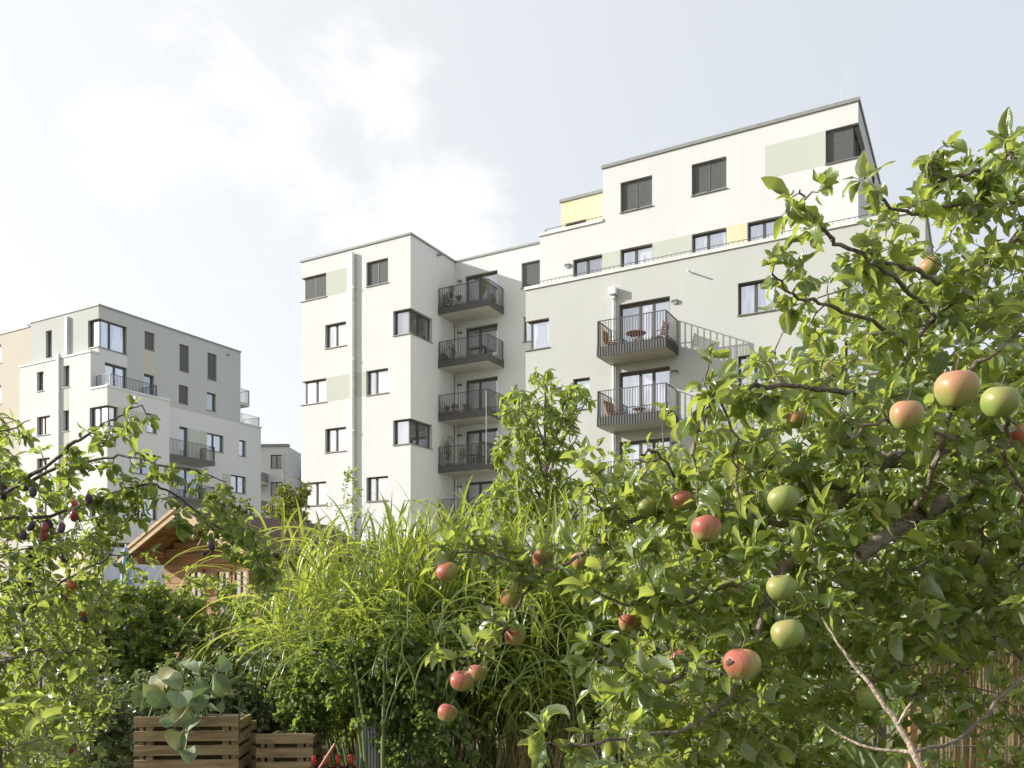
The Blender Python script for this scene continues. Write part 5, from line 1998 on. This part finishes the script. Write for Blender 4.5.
# pink line with a peg
cl = thing('clothes_line', 'thin pink line strung across the dark branches above the reed fence', 'line', W(925, 615, 4.6))
o_ = np.array(cl.location)
m_ = MB()
m_.tube(smooth_poly([W(925, 615, 4.6) - o_, W(960, 630, 4.55) - o_, W(1000, 645, 4.5) - o_, W(1060, 668, 4.45) - o_, W(1120, 688, 4.4) - o_], 4), .0035, 5)
m_.build('cord', mat_plain('pink_cord', (.75, .18, .25), .6), cl)
pg = thing('cloth_strip', 'small white and red strip of cloth tied by the pink line', 'cloth', W(991, 646, 4.5))
m_ = MB()
m_.beam((-.02, 0, .03), (.005, .004, -.035), .028, .004, up=(0, -1, 0))
m_.build('white_part', M['pipe'], pg)
m_ = MB()
m_.beam((0, -.006, .0), (.05, -.004, -.006), .012, .006, up=(0, -1, 0))
m_.build('red_part', mat_plain('red_cloth', (.7, .08, .04), .7), pg)

# bottle crate with red capped bottles
crx = W(332, 762, 5.7)
cr_ = thing('bottle_crate', 'red handled crate of bottles at the bottom edge, right of the smaller bin', 'crate', (crx[0], crx[1], 0), math.radians(12))
m_ = MB()
m_.box(-.17, .17, -.13, .13, 0, .30)
m_.build('stand', M['binwood'], cr_)
m_ = MB()
for (a, b_, c_, d_) in ((-.17, .17, -.13, -.12), (-.17, .17, .12, .13), (-.17, -.16, -.119, .119), (.16, .17, -.119, .119)):
    m_.box(a, b_, c_, d_, .302, .46)
m_.build('side', mat_plain('crate_plastic', (.30, .04, .03), .5), cr_)
m_ = MB()
m_.tube([(-.17, -.14, .36), (.02, -.15, .66)], .009, 8)
m_.build('handle', mat_plain('faded_red_handle', (.42, .13, .10), .5), cr_)
bt = thing('bottle', 'small dark bottle with a red cap standing in the crate', 'bottle', (0, 0, 0), 0, 'bottles in the crate')
m_ = MB()
m_.lathe([(.001, 0), (.03, .0), (.031, .01), (.031, .13), (.014, .19), (.013, .215)], k=14)
m_.build('glass', mat_plain('brown_glass', (.03, .018, .01), .08), bt, smooth=True)
m_ = MB()
m_.lathe([(.013, .212), (.0165, .212), (.0165, .235), (.013, .24), (.001, .2405)], k=14)
cap = m_.build('cap', mat_plain('red_cap', (.42, .03, .02), .35), bt)
ca, sa = math.cos(math.radians(12)), math.sin(math.radians(12))
for i in range(4):
    for j in range(3):
        b2 = bt if i + j == 0 else copy_tree(bt)
        lx, ly = -.12 + i * .08, -.08 + j * .08
        b2.location = (crx[0] + lx * ca - ly * sa, crx[1] + lx * sa + ly * ca, .304)

# striped folding chair back, mostly hidden by the hop
dc = thing('folding_chair', 'folded garden chair with blue and white striped cloth at the bottom edge', 'chair', (W(366, 760, 6.42)[0], 6.42, 0), math.radians(-8))
m_ = MB()
m_.tube([(-.09, .0, 0), (-.08, .06, .66), (.08, .06, .66), (.09, 0, 0)], .009, 8)
m_.build('frame', M['shedfascia'], dc)
mt3, n3, b3 = new_mat('striped_cloth')
tc3 = nd(n3, 'ShaderNodeTexCoord')
wv = nd(n3, 'ShaderNodeTexWave', bands_direction='X')
wv.inputs['Scale'].default_value = 13
n3.links.new(tc3.outputs['Object'], wv.inputs[0])
r3 = nd(n3, 'ShaderNodeValToRGB')
r3.color_ramp.interpolation = 'CONSTANT'
r3.color_ramp.elements[0].color = (.10, .17, .26, 1)
r3.color_ramp.elements[1].position = .5
r3.color_ramp.elements[1].color = (.6, .62, .6, 1)
n3.links.new(wv.outputs['Fac'], r3.inputs[0])
n3.links.new(r3.outputs[0], b3.inputs[0])
m_ = MB()
for k in range(8):
    z0, z1 = .2 + k * .056, .2 + (k + 1) * .056
    y0, y1 = .02 + .015 * math.sin(k * .45), .02 + .015 * math.sin((k + 1) * .45)
    m_.quad((-.075, y0, z0), (.075, y0, z0), (.075, y1, z1), (-.075, y1, z1))
m_.build('cloth_back', mt3, dc)

# board lying on the soil left of the bins
bo = thing('wooden_edging', 'long grey board edging the dark bed at the bottom left', 'board', (*W(60, 760, 6.6)[:2], 0), math.radians(24))
m_ = MB()
m_.box(0, 1.5, 0, .04, 0, .38)
m_.build('board', M['barkpale'], bo)
m_ = MB()
m_.box(.05, .1, .041, .09, 0, .45)
m_.build('stake', M['barkpale'], bo)

# furled parasol beside the shed
pa = thing('parasol', 'furled blue and white parasol beside the left eave of the shed', 'parasol', (W(126, 600, 15.5)[0], 15.5, 0))
m_ = MB()
m_.tube([(0, 0, 0), (0, 0, 2.62)], .018, 8)
m_.build('pole', M['pipe'], pa)
m_ = MB()
prof_ = [(.10, 1.0), (.13, 1.15), (.11, 1.7), (.07, 2.2), (.03, 2.55)]
m_.lathe(prof_, k=16)
m_.v = [(x * (1 + .22 * math.cos(6 * math.atan2(y, x))), y * (1 + .22 * math.cos(6 * math.atan2(y, x))), z) for x, y, z in m_.v]
m_.build('canopy', mat_plain('parasol_cloth', (.30, .42, .62), .8), pa)


# ---------------------------------------------------------------- things on the balconies
def bw(u, v, z):
    c, s = math.cos(TH), math.sin(TH)
    return (-5.457 + u * c - v * s, 45.7 + u * s + v * c, z)


def chair(label, u, v, z, rz, lounge=False):
    t = thing('balcony_chair', label, 'chair', bw(u, v, z), TH + rz, 'wooden balcony chairs')
    sh = .40 if not lounge else .34
    w_ = .25 if not lounge else .32
    m_ = MB()
    for k in range(6):
        m_.box(-.22 + k * .075, -.22 + k * .075 + .06, -w_, w_, sh, sh + .02)
    m_.build('seat', M['teak'], t)
    m_ = MB()
    tilt = .14 if not lounge else .3
    for k in range(6):
        z0 = sh + .1 + k * .09
        x0 = -.24 - tilt * (z0 - sh)
        m_.beam((x0, -w_, z0), (x0, w_, z0), .018, .07)
    m_.beam((-.22, -w_, sh - .02), (-.24 - tilt * .66, -w_, sh + .64), .03, .03)
    m_.beam((-.22, w_, sh - .02), (-.24 - tilt * .66, w_, sh + .64), .03, .03)
    m_.build('backrest', M['teak'], t)
    for s in (-1, 1):
        m_ = MB()
        m_.beam((-.26, s * w_, 0), (.2, s * w_, sh), .03, .03)
        m_.build('leg', M['teak'], t)
        m_ = MB()
        m_.beam((.22, s * (w_ - .035), 0), (-.2, s * (w_ - .035), sh), .03, .03)
        m_.build('leg', M['teak'], t)
        m_ = MB()
        m_.beam((-.3, s * (w_ + .02), sh + .24), (.2, s * (w_ + .02), sh + .22), .04, .02)
        m_.build('armrest', M['teak'], t)
    return t


def table(label, u, v, z, r, h):
    t = thing('folding_table', label, 'table', bw(u, v, z), TH + .4, 'wooden balcony tables')
    m_ = MB()
    for k in range(9):
        y = -r + (k + .5) * 2 * r / 9
        hw_ = math.sqrt(max(.001, r * r - y * y))
        m_.box(-hw_, hw_, y - r / 9 * .85, y + r / 9 * .85, h - .025, h)
    m_.build('table_top', M['teak'], t)
    for s in (-1, 1):
        for q in (-1, 1):
            m_ = MB()
            m_.beam((s * r * .6, q * r * .55, 0), (-s * r * .5, q * r * .55, h - .03), .035, .03)
            m_.build('leg', M['teak'], t)
    return t


F2_, F3_ = HEADS[2] - 2.55 + .24, HEADS[3] - 2.55 + .24
chair('wooden folding chair left of the round table, upper right balcony', 13.25, -3.95, F2_, 0)
chair('wooden folding chair right of the round table, upper right balcony', 15.25, -3.75, F2_, math.pi * .95)
table('round wooden folding table between two chairs, upper right balcony', 14.3, -3.9, F2_, .42, .72)
chair('wide wooden lounge chair on the lower right balcony', 13.45, -3.95, F3_, -.2, True)
table('small low wooden table on the lower right balcony', 14.45, -3.9, F3_, .26, .48)


def pot_plant(label, u, v, z, h, w_, kind, pot='terracotta', ps=.14):
    t = thing('potted_plant', label, 'potted plant', bw(u, v, z), 0, 'potted plants on the balconies')
    m_ = MB()
    m_.lathe([(.001, 0), (ps * .7, 0), (ps, ps * 1.7), (ps * 1.08, ps * 1.7), (ps * 1.08, ps * 1.95), (ps * .9, ps * 1.95), (ps * .88, ps * 1.75), (.001, ps * 1.75)], k=14)
    m_.build('pot', M[pot], t)
    n = int(60 * h + 30)
    pts = bush_points((0, 0, ps * 2 + h / 2), (w_ / 2, w_ / 2, h / 2), n, zmin=ps * 1.9)
    m_ = MB()
    m_.tube([(0, 0, ps * 1.7), (.01, 0, ps * 2 + h * .8)], [.012, .004], 5)
    m_.build('stem', M['greenstem'], t)
    P = np.repeat(np.array(pts), 4, 0) + rng.normal(0, .03, (n * 4, 3))
    D = rng.normal(0, 1, (n * 4, 3)) + np.array([0, 0, .2])
    N = rng.normal(0, .5, (n * 4, 3)) + np.array([0, 0, 1])
    build_leaves('foliage', M['dark_leaf' if kind else 'shrub_leaf'], t, P, D, N, rng.uniform(.05, .12, n * 4), rng.uniform(.025, .05, n * 4), 'oval3')


FL = [z - 2.62 + .242 for z in HEADS]
for a in [
    ('slim tall plant standing left on the topmost of the stacked balconies', .55, 3.2, FL[0], 1.35, .4, 1, 'darkpot', .16),
    ('broad dark bushy plant left on the topmost of the stacked balconies', .35, 2.95, FL[0], .75, .6, 1, 'darkpot', .16),
    ('leafy plant left of centre on the topmost of the stacked balconies', 1.1, 3.0, FL[0], .6, .5, 1, 'darkpot', .14),
    ('tall narrow light green plant at the front of the topmost stacked balcony', 2.75, 3.1, FL[0], 1.5, .3, 0, 'pipe', .15),
    ('small reddish potted shrub right on the topmost stacked balcony', 3.0, 3.6, FL[0], .5, .4, 0, 'terracotta', .15),
    ('rounded dark plant on the second stacked balcony from the top', .6, 3.1, FL[1], 1.1, .65, 1, 'darkpot', .16),
    ('low dark plant at the left end of the second stacked balcony', .25, 2.95, FL[1], .35, .5, 1, 'darkpot', .15),
    ('plant in a terracotta pot, leftmost on the third stacked balcony', .4, 3.0, FL[2], .35, .4, 0, 'terracotta', .17),
    ('plant in a terracotta pot, second from left on the third stacked balcony', .9, 3.0, FL[2], .4, .42, 1, 'terracotta', .18),
    ('dark spreading plant by the wall on the third stacked balcony', 1.35, 3.5, FL[2], .6, .6, 1, 'darkpot', .15),
    ('tall fig like plant at the left of the fourth stacked balcony', .45, 3.0, FL[3], 1.6, .6, 1, 'terracotta', .17),
    ('thin tall plant beside the door of the fourth stacked balcony', 1.25, 3.2, FL[3], 1.25, .45, 0, 'darkpot', .14),
    ('low bushy plant at the right of the fourth stacked balcony', 2.9, 3.3, FL[3], .5, .5, 0, 'darkpot', .16),
]:
    pot_plant(*a)
# low table on the third and fourth stacked balcony
for k, lab in ((1, 'dark metal shelf of the second stacked balcony, behind its round plant'), (3, 'narrow dark metal table on the fourth stacked balcony')):
    t = thing('metal_table', lab, 'table', bw(2.1, 3.2, FL[k]), TH, 'dark metal balcony furniture')
    m_ = MB()
    m_.box(-.35, .35, -.2, .2, .70, .72)
    m_.build('table_top', M['rail'], t)
    for x in (-.33, .33):
        for y in (-.18, .18):
            m_ = MB()
            m_.box(x - .012, x + .012, y - .012, y + .012, 0, .699)
            m_.build('leg', M['rail'], t)
# thin cane on the third stacked balcony
t = thing('parasol_pole', 'thin white pole standing at the front corner of the third stacked balcony', 'pole', bw(3.18, 2.60, FL[2] - 2.9), 0)
m_ = MB()
m_.tube([(0, 0, 0), (0, 0, 4.0)], .022, 8)
m_.build('pole', M['pipe'], t)

# ---------------------------------------------------------------- ground cover
n = 16000
gx = rng.uniform(-5, 6, n)
gy = rng.uniform(5.5, 17, n)
Pg = np.stack([gx, gy, np.zeros(n)], 1)
gt = build_blades('meadow_grass', M['blade'], None, Pg, rng.uniform(0, 6.28, n), rng.uniform(0, .5, n), rng.uniform(.2, 1.3, n), rng.uniform(.08, .28, n), rng.uniform(.004, .008, n), (0, 0, 0), seg=3)
tag(gt, 'short green grass and weeds covering the garden soil', 'grass', kind='stuff')
